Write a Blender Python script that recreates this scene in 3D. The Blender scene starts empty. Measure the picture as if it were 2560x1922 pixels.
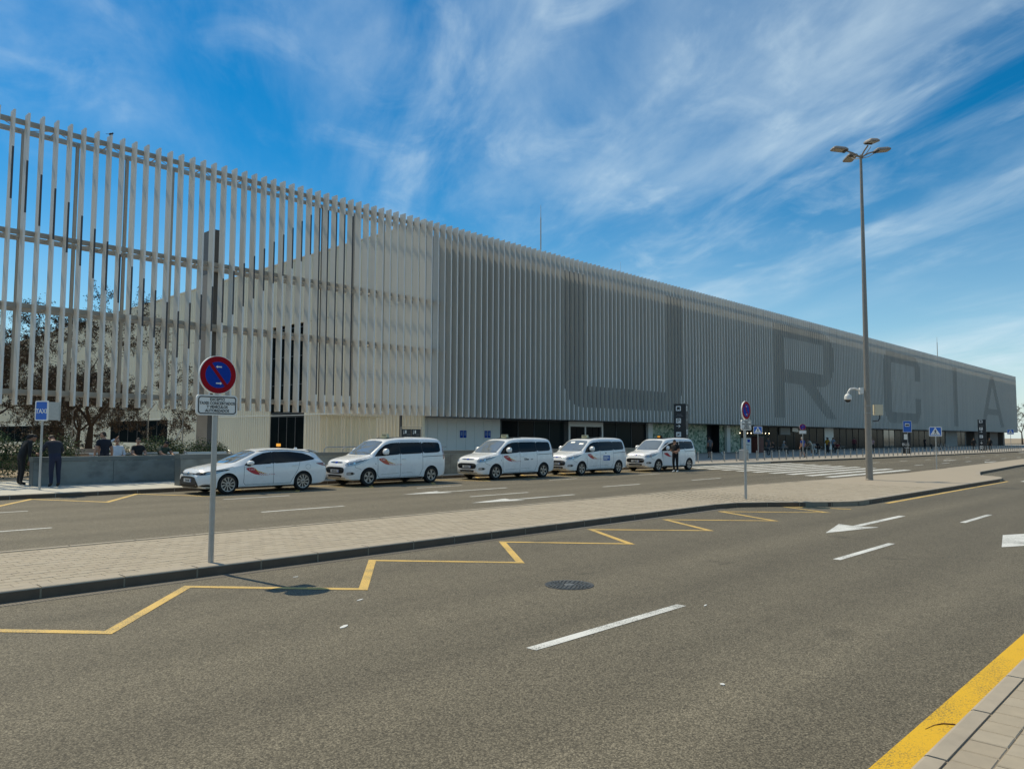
import bpy, bmesh, math, random
import numpy as np
from mathutils import Vector, Matrix
from mathutils.bvhtree import BVHTree
random.seed(7)
S = bpy.context.scene
C = S.collection
# ---------------------------------------------------------------- camera
cam = bpy.data.cameras.new('camera'); camo = bpy.data.objects.new('camera', cam); C.objects.link(camo)
cam.sensor_fit = 'HORIZONTAL'; cam.sensor_width = 36.0; cam.lens = 26.873; cam.clip_end = 9000; cam.clip_start = .05
RIGHT = Vector((0.69268856, -0.72122555, 0.00403257)); FWD = Vector((0.7194173, 0.69132716, 0.0671231)); UP = Vector((-0.05119872, -0.0435943, 0.99773655))
CAMZ = 1.9
m = Matrix((RIGHT, UP, -FWD)).transposed().to_4x4(); m.translation = Vector((0, 0, CAMZ)); camo.matrix_world = m
S.camera = camo
# ---------------------------------------------------------------- sun and sky
SUN_EL, SUN_V = math.radians(52.5), Vector((-.11, 1.0, 0)).normalized()
SUN_DIR = Vector((SUN_V.x * math.cos(SUN_EL), SUN_V.y * math.cos(SUN_EL), math.sin(SUN_EL)))
sun = bpy.data.lights.new('sun', 'SUN'); sun.energy = 2.5; sun.angle = math.radians(.55); sun.color = (1, .925, .79)
suno = bpy.data.objects.new('sun', sun); C.objects.link(suno); suno.rotation_euler = SUN_DIR.to_track_quat('Z', 'Y').to_euler()
suno.location = (0, 0, 60)
W = bpy.data.worlds.new('World'); S.world = W; W.use_nodes = True
nt = W.node_tree; nt.nodes.clear()
def N(t, **kw):
    n = nt.nodes.new(t)
    for k, v in kw.items(): setattr(n, k, v)
    return n
def L(a, b): nt.links.new(a, b)
sky = N('ShaderNodeTexSky'); sky.sky_type = 'NISHITA'; sky.sun_disc = False
sky.sun_elevation = SUN_EL; sky.sun_rotation = math.atan2(SUN_V.x, SUN_V.y)
sky.altitude = 100; sky.air_density = 1.0; sky.dust_density = .25; sky.ozone_density = 2.6
hs = N('ShaderNodeHueSaturation'); hs.inputs['Saturation'].default_value = 2.05; hs.inputs['Value'].default_value = .515; hs.inputs['Hue'].default_value = .50
L(sky.outputs[0], hs.inputs['Color'])
tc = N('ShaderNodeTexCoord'); sp = N('ShaderNodeSeparateXYZ'); L(tc.outputs['Generated'], sp.inputs[0])
def M(op, a, b=None, clamp=False):
    n = N('ShaderNodeMath', operation=op); n.use_clamp = clamp
    for i, q in enumerate((a, b)):
        if q is None: continue
        if hasattr(q, 'links'): L(q, n.inputs[i])
        else: n.inputs[i].default_value = q
    return n.outputs[0]
zz = M('ADD', M('MAXIMUM', sp.outputs[2], 0.0), .10)
px, py = M('DIVIDE', sp.outputs[0], zz), M('DIVIDE', sp.outputs[1], zz)
def cloud(ang, sx, sy, ox, oy, scale, lo, hi, dist, det=9, rough=.58):
    ca, sa = math.cos(ang), math.sin(ang)
    u = M('ADD', M('MULTIPLY', M('ADD', M('MULTIPLY', px, ca), M('MULTIPLY', py, sa)), sx), ox)
    v = M('ADD', M('MULTIPLY', M('SUBTRACT', M('MULTIPLY', py, ca), M('MULTIPLY', px, sa)), sy), oy)
    cb = N('ShaderNodeCombineXYZ'); L(u, cb.inputs[0]); L(v, cb.inputs[1])
    no = N('ShaderNodeTexNoise'); no.inputs['Scale'].default_value = scale; no.inputs['Detail'].default_value = det
    no.inputs['Roughness'].default_value = rough; no.inputs['Distortion'].default_value = dist
    L(cb.outputs[0], no.inputs['Vector'])
    mr = N('ShaderNodeMapRange', interpolation_type='SMOOTHSTEP'); mr.inputs[1].default_value = lo; mr.inputs[2].default_value = hi
    L(no.outputs[0], mr.inputs[0]); return mr.outputs[0]
c1 = cloud(.98, .58, 1.0, 6.1, 3.3, 1.0, .42, .80, .35)
c2 = cloud(1.05, .5, 1.5, 11.2, 2.6, 1.7, .42, .80, .4)
c3 = cloud(.9, .55, .8, 3.5, 7.6, .42, .34, .60, .2, 3)
c4 = cloud(.9, .7, 1.0, 1.7, 9.1, 4.0, .48, .85, .5)
cl = M('ADD', M('MULTIPLY', c1, .80), M('ADD', M('MULTIPLY', c2, .6), M('MULTIPLY', c4, .5)))
cl = M('MULTIPLY', cl, M('ADD', M('MULTIPLY', c3, 1.05), .06), True)
cl = M('MULTIPLY', cl, .70)
# thin veil of cloud towards the horizon
hz = N('ShaderNodeMapRange', interpolation_type='SMOOTHSTEP'); hz.inputs[1].default_value = -.12; hz.inputs[2].default_value = .36; hz.inputs[3].default_value = .85; hz.inputs[4].default_value = .0
L(sp.outputs[2], hz.inputs[0])
cl = M('MAXIMUM', cl, 0.0); cl = M('ADD', cl, M('MULTIPLY', M('SUBTRACT', 1.0, cl), hz.outputs[0]), True)
mx = N('ShaderNodeMix', data_type='RGBA'); L(cl, mx.inputs[0]); L(hs.outputs[0], mx.inputs[6]); mx.inputs[7].default_value = (2.9, 3.7, 4.7, 1)
bg = N('ShaderNodeBackground'); bg.inputs[1].default_value = .15; L(mx.outputs[2], bg.inputs[0])
wo = N('ShaderNodeOutputWorld'); L(bg.outputs[0], wo.inputs[0])
S.view_settings.view_transform = 'Standard'; S.view_settings.look = 'None'; S.view_settings.exposure = .58; S.view_settings.gamma = 1.0
S.view_settings.use_white_balance = True; S.view_settings.white_balance_temperature = 7400; S.view_settings.white_balance_tint = 4
S.render.engine = 'CYCLES'
# ---------------------------------------------------------------- helpers
def V3(*a): return Vector(a)
class MB:
    def __init__(s): s.v = []; s.f = []; s.m = []
    def add(s, vs, fs, mi=0):
        o = len(s.v); s.v += [tuple(p) for p in vs]; s.f += [tuple(i + o for i in f) for f in fs]; s.m += [mi] * len(fs); return s
    def box(s, x0, y0, z0, x1, y1, z1, mi=0):
        return s.add([(x0, y0, z0), (x1, y0, z0), (x1, y1, z0), (x0, y1, z0), (x0, y0, z1), (x1, y0, z1), (x1, y1, z1), (x0, y1, z1)],
                     [(3, 2, 1, 0), (4, 5, 6, 7), (0, 1, 5, 4), (1, 2, 6, 5), (2, 3, 7, 6), (3, 0, 4, 7)], mi)
    def obox(s, c, U, Vv, Nn, a, b, d, mi=0):      # box centred at c, half sizes a,b,d along the three axes
        c, U, Vv, Nn = Vector(c), Vector(U), Vector(Vv), Vector(Nn)
        P = [c + U * (a * i) + Vv * (b * j) + Nn * (d * k) for k in (-1, 1) for i, j in ((-1, -1), (1, -1), (1, 1), (-1, 1))]
        return s.add(P, [(3, 2, 1, 0), (4, 5, 6, 7), (0, 1, 5, 4), (1, 2, 6, 5), (2, 3, 7, 6), (3, 0, 4, 7)], mi)
    def tube(s, p, q, r0, r1=None, n=8, caps=True, mi=0):
        p, q = Vector(p), Vector(q); r1 = r0 if r1 is None else r1
        d = (q - p).normalized(); a = d.orthogonal().normalized(); b = d.cross(a)
        vs = [c + (a * math.cos(t) + b * math.sin(t)) * r for c, r in ((p, r0), (q, r1)) for t in [2 * math.pi * i / n for i in range(n)]]
        fs = [(i, (i + 1) % n, n + (i + 1) % n, n + i) for i in range(n)]
        if caps: fs += [tuple(range(n - 1, -1, -1)), tuple(range(n, 2 * n))]
        return s.add(vs, fs, mi)
    def path(s, pts, r, n=6, mi=0):
        pts = [Vector(p) for p in pts]; rr = r if isinstance(r, (list, tuple)) else [r] * len(pts)
        a = None; vs = []; fs = []
        for i, p in enumerate(pts):
            d = (pts[min(i + 1, len(pts) - 1)] - pts[max(i - 1, 0)]).normalized()
            a = d.orthogonal().normalized() if a is None else (a - d * a.dot(d)).normalized()
            b = d.cross(a)
            vs += [p + (a * math.cos(2 * math.pi * k / n) + b * math.sin(2 * math.pi * k / n)) * rr[i] for k in range(n)]
        for i in range(len(pts) - 1):
            for k in range(n):
                fs.append((i * n + k, i * n + (k + 1) % n, (i + 1) * n + (k + 1) % n, (i + 1) * n + k))
        fs += [tuple(range(n - 1, -1, -1)), tuple(range((len(pts) - 1) * n, len(pts) * n))]
        return s.add(vs, fs, mi)
    def prism(s, poly, z0, z1, mi=0):
        n = len(poly); vs = [(x, y, z0) for x, y in poly] + [(x, y, z1) for x, y in poly]
        return s.add(vs, [tuple(range(n - 1, -1, -1)), tuple(range(n, 2 * n))] + [(i, (i + 1) % n, n + (i + 1) % n, n + i) for i in range(n)], mi)
    def slab(s, poly, o, U, Vv, t, mi=0):          # polygon in the frame (o,U,V), thickness t towards U x V
        o, U, Vv = Vector(o), Vector(U), Vector(Vv); Nn = U.cross(Vv); n = len(poly)
        a = [o + U * u + Vv * v for u, v in poly]; b = [p + Nn * t for p in a]
        return s.add(a + b, [tuple(range(n - 1, -1, -1)), tuple(range(n, 2 * n))] + [(i, (i + 1) % n, n + (i + 1) % n, n + i) for i in range(n)], mi)
    def lathe(s, prof, o, axis, n=24, mi=0):
        o, d = Vector(o), Vector(axis).normalized(); a = d.orthogonal().normalized(); b = d.cross(a); k = len(prof)
        vs = [o + d * h + (a * math.cos(2 * math.pi * i / n) + b * math.sin(2 * math.pi * i / n)) * r for i in range(n) for r, h in prof]
        fs = [(i * k + j, ((i + 1) % n) * k + j, ((i + 1) % n) * k + j + 1, i * k + j + 1) for i in range(n) for j in range(k - 1)]
        return s.add(vs, fs, mi)
    def quads(s, verts):                            # list of 4-vertex tuples
        for q in verts: s.add(q, [(0, 1, 2, 3)])
        return s
    def mesh(s, name, mats, smooth=False):
        me = bpy.data.meshes.new(name); me.from_pydata(s.v, [], s.f)
        for q in (mats if isinstance(mats, (list, tuple)) else [mats]): me.materials.append(q)
        if len(me.materials) > 1: me.polygons.foreach_set('material_index', s.m)
        if smooth:
            me.polygons.foreach_set('use_smooth', [True] * len(me.polygons))
            if smooth != 'all': me.set_sharp_from_angle(angle=math.radians(35))
        me.update(); return me
    def ob(s, name, mats, parent=None, smooth=False):
        return link(name, s.mesh(name, mats, smooth), parent)
def link(name, me, parent=None, loc=None, rot=None):
    o = bpy.data.objects.new(name, me); C.objects.link(o); o.parent = parent
    if loc is not None: o.location = loc
    if rot is not None: o.rotation_euler = rot
    return o
def tag(o, label=None, cat=None, group=None, kind=None):
    if label: o['label'] = label
    if cat: o['category'] = cat
    if group: o['group'] = group
    if kind: o['kind'] = kind
    return o
def empty(name, loc=(0, 0, 0), rz=0, label=None, cat=None, group=None):
    o = bpy.data.objects.new(name, None); C.objects.link(o); o.location = loc; o.rotation_euler = (0, 0, rz); o.empty_display_size = .3
    return tag(o, label, cat, group)
def copy_tree(o, parent=None):
    c = o.copy(); C.objects.link(c); c.parent = parent
    for ch in o.children: copy_tree(ch, c)
    return c
def clean(me):
    bm = bmesh.new(); bm.from_mesh(me); bmesh.ops.recalc_face_normals(bm, faces=bm.faces); bm.to_mesh(me); bm.free(); return me
def text(name, body, size, mat_, parent, o, U, Vv, ext=.0015, align='CENTER', font_w=1.0, bold=0.0):
    cu = bpy.data.curves.new(name, 'FONT'); cu.body = body; cu.size = size; cu.extrude = ext; cu.align_x = align; cu.align_y = 'CENTER'; cu.space_line = .85
    cu.resolution_u = 3; cu.offset = bold
    t = bpy.data.objects.new(name, cu); C.objects.link(t)
    me = bpy.data.meshes.new_from_object(t.evaluated_get(bpy.context.evaluated_depsgraph_get()))
    bpy.data.objects.remove(t); bpy.data.curves.remove(cu)
    U, Vv = Vector(U).normalized(), Vector(Vv).normalized(); Nn = U.cross(Vv)
    mt = Matrix((U * font_w, Vv, Nn)).transposed().to_4x4(); mt.translation = Vector(o); me.transform(mt)
    me.materials.clear(); me.materials.append(mat_)
    return link(name, me, parent)
def circ(cx, cy, r, n=40, a0=0, a1=2 * math.pi):
    return [(cx + r * math.cos(a0 + (a1 - a0) * i / n), cy + r * math.sin(a0 + (a1 - a0) * i / n)) for i in range(n if abs(a1 - a0) > 6.28 else n + 1)]
def rrect(x0, y0, x1, y1, r, n=5):
    o = []
    for cx, cy, a in ((x1 - r, y0 + r, -90), (x1 - r, y1 - r, 0), (x0 + r, y1 - r, 90), (x0 + r, y0 + r, 180)):
        o += [(cx + r * math.cos(math.radians(a + 90 * i / n)), cy + r * math.sin(math.radians(a + 90 * i / n))) for i in range(n + 1)]
    return o
def chaikin(p, it=2, f=.22):
    for _ in range(it):
        q = []
        for i in range(len(p)):
            a, b = p[i], p[(i + 1) % len(p)]
            q += [(a[0] + (b[0] - a[0]) * f, a[1] + (b[1] - a[1]) * f), (b[0] + (a[0] - b[0]) * f, b[1] + (a[1] - b[1]) * f)]
        p = q
    return p
# ---------------------------------------------------------------- materials
def mat(name, col, rough=.6, metal=0.0, var=0.0, scale=3.0, bump=0.0, bscale=60.0, spec=.5, coat=0.0, emit=None, estr=0.0, streak=0.0, stretch=(1, 1, 1), dirt=None, coords='Position'):
    mt = bpy.data.materials.new(name); mt.use_nodes = True; t = mt.node_tree; b = t.nodes['Principled BSDF']
    b.inputs['Base Color'].default_value = (*col, 1); b.inputs['Roughness'].default_value = rough; b.inputs['Metallic'].default_value = metal
    b.inputs['Specular IOR Level'].default_value = spec; b.inputs['Coat Weight'].default_value = coat; b.inputs['Coat Roughness'].default_value = .04
    if emit: b.inputs['Emission Color'].default_value = (*emit, 1); b.inputs['Emission Strength'].default_value = estr
    if var or bump or dirt:
        if coords == 'Position': src = t.nodes.new('ShaderNodeNewGeometry').outputs['Position']
        else: src = t.nodes.new('ShaderNodeTexCoord').outputs['Object']
        mp = t.nodes.new('ShaderNodeMapping'); mp.inputs['Scale'].default_value = stretch; t.links.new(src, mp.inputs[0]); src = mp.outputs[0]
    if var:
        n1 = t.nodes.new('ShaderNodeTexNoise'); n1.inputs['Scale'].default_value = scale; n1.inputs['Detail'].default_value = 8; n1.inputs['Roughness'].default_value = .65
        t.links.new(src, n1.inputs['Vector'])
        r = t.nodes.new('ShaderNodeMapRange'); r.inputs[1].default_value = .25; r.inputs[2].default_value = .75; r.inputs[3].default_value = 1 - var; r.inputs[4].default_value = 1 + var
        t.links.new(n1.outputs[0], r.inputs[0])
        x = t.nodes.new('ShaderNodeVectorMath'); x.operation = 'SCALE'; x.inputs[0].default_value = col
        t.links.new(r.outputs[0], x.inputs['Scale']); out = x.outputs[0]
        if dirt:
            n3 = t.nodes.new('ShaderNodeTexNoise'); n3.inputs['Scale'].default_value = dirt[1]; n3.inputs['Detail'].default_value = 6; t.links.new(src, n3.inputs['Vector'])
            r3 = t.nodes.new('ShaderNodeMapRange'); r3.inputs[1].default_value = dirt[2]; r3.inputs[2].default_value = dirt[3]; t.links.new(n3.outputs[0], r3.inputs[0])
            mx = t.nodes.new('ShaderNodeMix'); mx.data_type = 'RGBA'; t.links.new(r3.outputs[0], mx.inputs[0]); t.links.new(out, mx.inputs[6]); mx.inputs[7].default_value = (*dirt[0], 1); out = mx.outputs[2]
        t.links.new(out, b.inputs['Base Color'])
        rr = t.nodes.new('ShaderNodeMapRange'); rr.inputs[1].default_value = .3; rr.inputs[2].default_value = .7; rr.inputs[3].default_value = max(rough - .08, .02); rr.inputs[4].default_value = min(rough + .08, 1)
        t.links.new(n1.outputs[0], rr.inputs[0]); t.links.new(rr.outputs[0], b.inputs['Roughness'])
    if bump:
        n2 = t.nodes.new('ShaderNodeTexNoise'); n2.inputs['Scale'].default_value = bscale; n2.inputs['Detail'].default_value = 4; t.links.new(src, n2.inputs['Vector'])
        bp = t.nodes.new('ShaderNodeBump'); bp.inputs['Strength'].default_value = bump; bp.inputs['Distance'].default_value = .01; t.links.new(n2.outputs[0], bp.inputs['Height']); t.links.new(bp.outputs[0], b.inputs['Normal'])
    return mt
def asphalt(name, c0, c1, c2, patch=.2):
    mt = bpy.data.materials.new(name); mt.use_nodes = True; t = mt.node_tree; b = t.nodes['Principled BSDF']
    g = t.nodes.new('ShaderNodeNewGeometry').outputs['Position']; lk = t.links.new
    def noise(sc, det=3, rough=.6, dist=0.0, vec=g):
        n = t.nodes.new('ShaderNodeTexNoise'); n.inputs['Scale'].default_value = sc; n.inputs['Detail'].default_value = det; n.inputs['Roughness'].default_value = rough; n.inputs['Distortion'].default_value = dist; lk(vec, n.inputs['Vector']); return n.outputs[0]
    def rng(x, a, bb, c, d):
        r = t.nodes.new('ShaderNodeMapRange'); r.inputs[1].default_value = a; r.inputs[2].default_value = bb; r.inputs[3].default_value = c; r.inputs[4].default_value = d; lk(x, r.inputs[0]); return r.outputs[0]
    vo = t.nodes.new('ShaderNodeTexVoronoi'); vo.inputs['Scale'].default_value = 84; lk(g, vo.inputs['Vector'])
    vo2 = t.nodes.new('ShaderNodeTexVoronoi'); vo2.inputs['Scale'].default_value = 210; lk(g, vo2.inputs['Vector'])
    cr = t.nodes.new('ShaderNodeValToRGB'); e = cr.color_ramp.elements; e[0].position = 0; e[0].color = (*c0, 1); e[1].position = 1; e[1].color = (*c2, 1)
    q = cr.color_ramp.elements.new(.5); q.color = (*c1, 1)
    sx = t.nodes.new('ShaderNodeSeparateColor'); lk(vo.outputs['Color'], sx.inputs[0])
    sx2 = t.nodes.new('ShaderNodeSeparateColor'); lk(vo2.outputs['Color'], sx2.inputs[0])
    ad = t.nodes.new('ShaderNodeMath'); ad.operation = 'MULTIPLY_ADD'; lk(sx.outputs[0], ad.inputs[0]); ad.inputs[1].default_value = .55
    hf = t.nodes.new('ShaderNodeMath'); hf.operation = 'MULTIPLY'; lk(sx2.outputs[0], hf.inputs[0]); hf.inputs[1].default_value = .45; lk(hf.outputs[0], ad.inputs[2])
    lk(ad.outputs[0], cr.inputs[0])
    gap = rng(vo.outputs['Distance'], .35, .8, 1.06, .6)
    mp = t.nodes.new('ShaderNodeMapping'); mp.inputs['Scale'].default_value = (.07, 1.3, 1); lk(g, mp.inputs[0])
    big = rng(noise(.35, 6, .6, .3, mp.outputs[0]), .3, .7, 1 - patch, 1 + patch)
    med = rng(noise(2.2, 5), .3, .7, .93, 1.07)
    m1 = t.nodes.new('ShaderNodeMath'); m1.operation = 'MULTIPLY'; lk(big, m1.inputs[0]); lk(med, m1.inputs[1])
    m2 = t.nodes.new('ShaderNodeMath'); m2.operation = 'MULTIPLY'; lk(m1.outputs[0], m2.inputs[0]); lk(gap, m2.inputs[1])
    # tyre-polished tracks along the lanes
    sy = t.nodes.new('ShaderNodeSeparateXYZ'); lk(g, sy.inputs[0])
    wob = t.nodes.new('ShaderNodeMath'); wob.operation = 'MULTIPLY_ADD'; lk(noise(.12, 2), wob.inputs[0]); wob.inputs[1].default_value = 1.4; lk(sy.outputs[1], wob.inputs[2])
    wv = t.nodes.new('ShaderNodeMath'); wv.operation = 'MULTIPLY'; lk(wob.outputs[0], wv.inputs[0]); wv.inputs[1].default_value = 2 * math.pi / 1.7
    cs = t.nodes.new('ShaderNodeMath'); cs.operation = 'COSINE'; lk(wv.outputs[0], cs.inputs[0])
    trk = rng(cs.outputs[0], -1, 1, .93, 1.06)
    mt2 = t.nodes.new('ShaderNodeMath'); mt2.operation = 'MULTIPLY'; lk(m2.outputs[0], mt2.inputs[0]); lk(trk, mt2.inputs[1]); m2 = mt2
    # oil spots
    ol = rng(noise(1.1, 4, .5), .66, .74, 1.0, .72)
    m3 = t.nodes.new('ShaderNodeMath'); m3.operation = 'MULTIPLY'; lk(m2.outputs[0], m3.inputs[0]); lk(ol, m3.inputs[1])
    vs = t.nodes.new('ShaderNodeVectorMath'); vs.operation = 'SCALE'; lk(cr.outputs[0], vs.inputs[0]); lk(m3.outputs[0], vs.inputs['Scale']); lk(vs.outputs[0], b.inputs['Base Color'])
    b.inputs['Roughness'].default_value = .82; b.inputs['Specular IOR Level'].default_value = .35
    bp = t.nodes.new('ShaderNodeBump'); bp.inputs['Strength'].default_value = .35; bp.inputs['Distance'].default_value = .005; bp.invert = True; lk(vo.outputs['Distance'], bp.inputs['Height']); lk(bp.outputs[0], b.inputs['Normal'])
    return mt
def worn(name, col, wear, wscale=55.0, lo=.36, hi=.5, rough=.7):   # road paint with aggregate showing through
    mt = mat(name, col, rough); t = mt.node_tree; b = t.nodes['Principled BSDF']; lk = t.links.new
    g = t.nodes.new('ShaderNodeNewGeometry').outputs['Position']
    n = t.nodes.new('ShaderNodeTexNoise'); n.inputs['Scale'].default_value = wscale; n.inputs['Detail'].default_value = 5; n.inputs['Roughness'].default_value = .7; lk(g, n.inputs['Vector'])
    n2 = t.nodes.new('ShaderNodeTexNoise'); n2.inputs['Scale'].default_value = 1.6; n2.inputs['Detail'].default_value = 4; lk(g, n2.inputs['Vector'])
    a = t.nodes.new('ShaderNodeMath'); a.operation = 'MULTIPLY_ADD'; lk(n2.outputs[0], a.inputs[0]); a.inputs[1].default_value = .5; lk(n.outputs[0], a.inputs[2])
    r = t.nodes.new('ShaderNodeMapRange'); r.inputs[1].default_value = lo + .22; r.inputs[2].default_value = hi + .22; lk(a.outputs[0], r.inputs[0])
    mx = t.nodes.new('ShaderNodeMix'); mx.data_type = 'RGBA'; lk(r.outputs[0], mx.inputs[0]); mx.inputs[6].default_value = (*wear, 1); mx.inputs[7].default_value = (*col, 1); lk(mx.outputs[2], b.inputs['Base Color'])
    bp = t.nodes.new('ShaderNodeBump'); bp.inputs['Strength'].default_value = .35; bp.inputs['Distance'].default_value = .004; lk(n.outputs[0], bp.inputs['Height']); lk(bp.outputs[0], b.inputs['Normal'])
    return mt
MT = {}
MT['asphalt'] = asphalt('asphalt', (.046, .039, .027), (.148, .126, .088), (.32, .275, .198))
MT['soil'] = mat('soil', (.32, .25, .17), .95, var=.25, scale=1.5, bump=.3, bscale=20)
MT['paver'] = mat('paver', (.39, .325, .24), .85, var=.10, scale=7, bump=.12, bscale=120)
MT['paver2'] = mat('paver_b', (.372, .308, .228), .85, var=.10, scale=7, bump=.12, bscale=120)
MT['paver3'] = mat('paver_c', (.405, .34, .255), .85, var=.10, scale=7, bump=.12, bscale=120)
MT['mortar'] = mat('mortar', (.29, .24, .175), .95, var=.15, scale=9)
MT['islandfar'] = mat('island_slab', (.385, .32, .24), .85, var=.06, scale=1.2)
MT['kerb'] = mat('kerb_stone', (.39, .33, .255), .85, var=.12, scale=5, bump=.1, bscale=90, dirt=((.3, .25, .19), 3.0, .55, .75))
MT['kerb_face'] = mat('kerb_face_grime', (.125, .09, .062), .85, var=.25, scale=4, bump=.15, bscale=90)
MT['kerb_dark'] = mat('kerb_stone_dark', (.125, .105, .085), .8, var=.2, scale=6, bump=.15, bscale=90)
MT['pave_light'] = mat('pave_light', (.50, .47, .40), .8, var=.08, scale=2.5)
MT['pave_grey'] = mat('pave_grey', (.36, .32, .27), .8, var=.08, scale=2.5)
MT['white_paint'] = worn('white_paint', (.74, .73, .69), (.22, .215, .19), 70, .37, .56)
MT['yellow_thin'] = worn('yellow_thin', (.72, .46, .12), (.2, .17, .1), 80, .36, .55)
MT['yellow_thick'] = worn('yellow_thick', (.74, .43, .015), (.22, .15, .04), 90, .34, .46)
MT['iron'] = mat('cast_iron', (.09, .09, .088), .55, .6, var=.25, scale=25)
MT['iron_lt'] = mat('cast_iron_worn', (.20, .195, .18), .45, .5, var=.25, scale=25)
MT['fin'] = mat('fin_metal', (.68, .645, .575), .5, .0, var=.05, scale=.8, stretch=(1, 1, .15), spec=.5)
_t = MT['fin'].node_tree; _b = _t.nodes['Principled BSDF']; _src = _b.inputs['Base Color'].links[0].from_socket
_oi = _t.nodes.new('ShaderNodeObjectInfo'); _mr = _t.nodes.new('ShaderNodeMapRange'); _mr.inputs[3].default_value = .93; _mr.inputs[4].default_value = 1.05; _t.links.new(_oi.outputs['Random'], _mr.inputs[0])
_vm = _t.nodes.new('ShaderNodeVectorMath'); _vm.operation = 'SCALE'; _t.links.new(_src, _vm.inputs[0]); _t.links.new(_mr.outputs[0], _vm.inputs['Scale']); _t.links.new(_vm.outputs[0], _b.inputs['Base Color'])
MT['fin_edge'] = mat('fin_edge', (.74, .73, .70), .45, var=.04, scale=.8, stretch=(1, 1, .15))
MT['letter'] = mat('letter_strip', (.06, .06, .066), .55)
MT['steel'] = mat('steel_paint', (.42, .40, .36), .5, .2, var=.1, scale=3)
MT['steel_dark'] = mat('steel_dark', (.06, .065, .07), .5, .2, var=.1, scale=3)
MT['clad'] = mat('wall_cladding', (.70, .65, .50), .6, var=.06, scale=.7, stretch=(1, 1.6, .25))
MT['facade'] = mat('facade_panel', (.16, .16, .155), .55, var=.08, scale=.7)
MT['concrete'] = mat('concrete', (.32, .31, .29), .85, var=.12, scale=1.2)
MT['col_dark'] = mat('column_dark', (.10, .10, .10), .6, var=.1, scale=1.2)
MT['white_panel'] = mat('white_panel', (.74, .73, .68), .45, var=.03, scale=1)
MT['glass_b'] = mat('dark_glass_b', (.016, .026, .027), .15, spec=.03)
MT['glass_c'] = mat('dark_glass_c', (.026, .026, .024), .15, spec=.03)
MT['glass'] = mat('dark_glass', (.007, .010, .012), .15, spec=.03, var=.3, scale=.5)
MT['glass_end'] = mat('end_wall_glass', (.008, .012, .013), .2, spec=0.0, var=.3, scale=.5)
MT['glass_teal'] = mat('teal_glass', (.02, .05, .05), .08, spec=.5)
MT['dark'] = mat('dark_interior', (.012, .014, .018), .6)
MT['roof'] = mat('roof_sheet', (.45, .45, .44), .7, var=.08, scale=.6)
MT['zinc'] = mat('zinc_sheet', (.19, .225, .225), .45, .45, var=.22, scale=.9, stretch=(1, 1, 1.6), dirt=((.12, .14, .145), 1.7, .45, .7))
MT['zinc_cap'] = mat('zinc_cap', (.14, .16, .16), .45, .6, var=.15, scale=2)
MT['galv'] = mat('galvanised_steel', (.42, .42, .41), .42, .65, var=.12, scale=14, coords='Object')
MT['inox'] = mat('brushed_steel', (.36, .34, .32), .35, .85, var=.06, scale=8)
MT['alu'] = mat('sign_aluminium', (.62, .62, .60), .4, .3)
MT['red'] = mat('sign_red', (.33, .008, .018), .6, spec=.1)
MT['blue'] = mat('sign_blue', (.004, .05, .36), .6, spec=.1)
MT['blue2'] = mat('sign_blue_bright', (.01, .135, .55), .4)
MT['white'] = mat('sign_white', (.84, .83, .79), .5, spec=.2)
MT['black'] = mat('black_print', (.012, .012, .013), .5)
MT['totem'] = mat('totem_black', (.012, .014, .018), .4, var=.2, scale=2)
MT['grey_print'] = mat('grey_print', (.25, .25, .26), .5)
MT['lamp'] = mat('lamp_housing', (.30, .265, .23), .5, .3, var=.1, scale=5)
MT['lens'] = mat('lamp_lens', (.33, .30, .25), .25, spec=.7)
MT['plastic_w'] = mat('white_plastic', (.70, .69, .65), .4)
MT['cream'] = mat('cream_plastic', (.62, .55, .40), .5)
# ================================================================ ground, roads, pavements
g = MB().add([(-2500, -2500, -.06), (3500, -2500, -.06), (3500, 3500, -.06), (-2500, 3500, -.06)], [(0, 1, 2, 3)]).ob('ground', MT['soil']); tag(g, kind='structure')
rd = MB().add([(-60, -40, 0), (420, -40, 0), (420, 60, 0), (-60, 60, 0)], [(0, 1, 2, 3)]).ob('road', MT['asphalt']); tag(rd, kind='structure')
PZ = .13
# --- traffic island
near = [(-12, 10.2), (18.7, 10.2)] + [(18.7 + 3.8 * t, 10.2 - 2.3 * (3 * t * t - 2 * t ** 3)) for t in [i / 12 for i in range(1, 13)]] + [(30, 7.88), (39.0, 7.86), (40.2, 8.0), (41.2, 8.4)]
near_end = [(41.6, 9.2), (46, 10.2), (60, 11.0), (79, 11.2)]
far = [(79, 14.0), (62, 13.3), (49, 12.8), (42, 12.6), (33, 12.9), (25, 13.6), (12, 13.62), (-12, 13.75)]
isl = MB()
isl.prism(near + near_end + far, -.02, PZ - .007)
island = isl.ob('traffic_island', MT['mortar']); tag(island, kind='structure')
# pavers: 300 that show largest as pieces, the rest joined, and a plain slab beyond
def y_near(x):
    return float(np.interp(x, [p[0] for p in near], [p[1] for p in near]))
def y_far(x):
    return float(np.interp(x, [p[0] for p in far[::-1]], [p[1] for p in far[::-1]]))
pv = .2
def paver_mesh(nm, mt_, lx=.193, ly=.193, h=.05):
    b = .006
    q = MB(); x, y = lx / 2, ly / 2
    q.add([(-x, -y, -h), (x, -y, -h), (x, y, -h), (-x, y, -h), (-x, -y, -b), (x, -y, -b), (x, y, -b), (-x, y, -b), (-x + b, -y + b, 0), (x - b, -y + b, 0), (x - b, y - b, 0), (-x + b, y - b, 0)],
          [(0, 1, 5, 4), (1, 2, 6, 5), (2, 3, 7, 6), (3, 0, 4, 7), (4, 5, 9, 8), (5, 6, 10, 9), (6, 7, 11, 10), (7, 4, 8, 11), (8, 9, 10, 11)])
    return q.mesh(nm, mt_)
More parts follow.
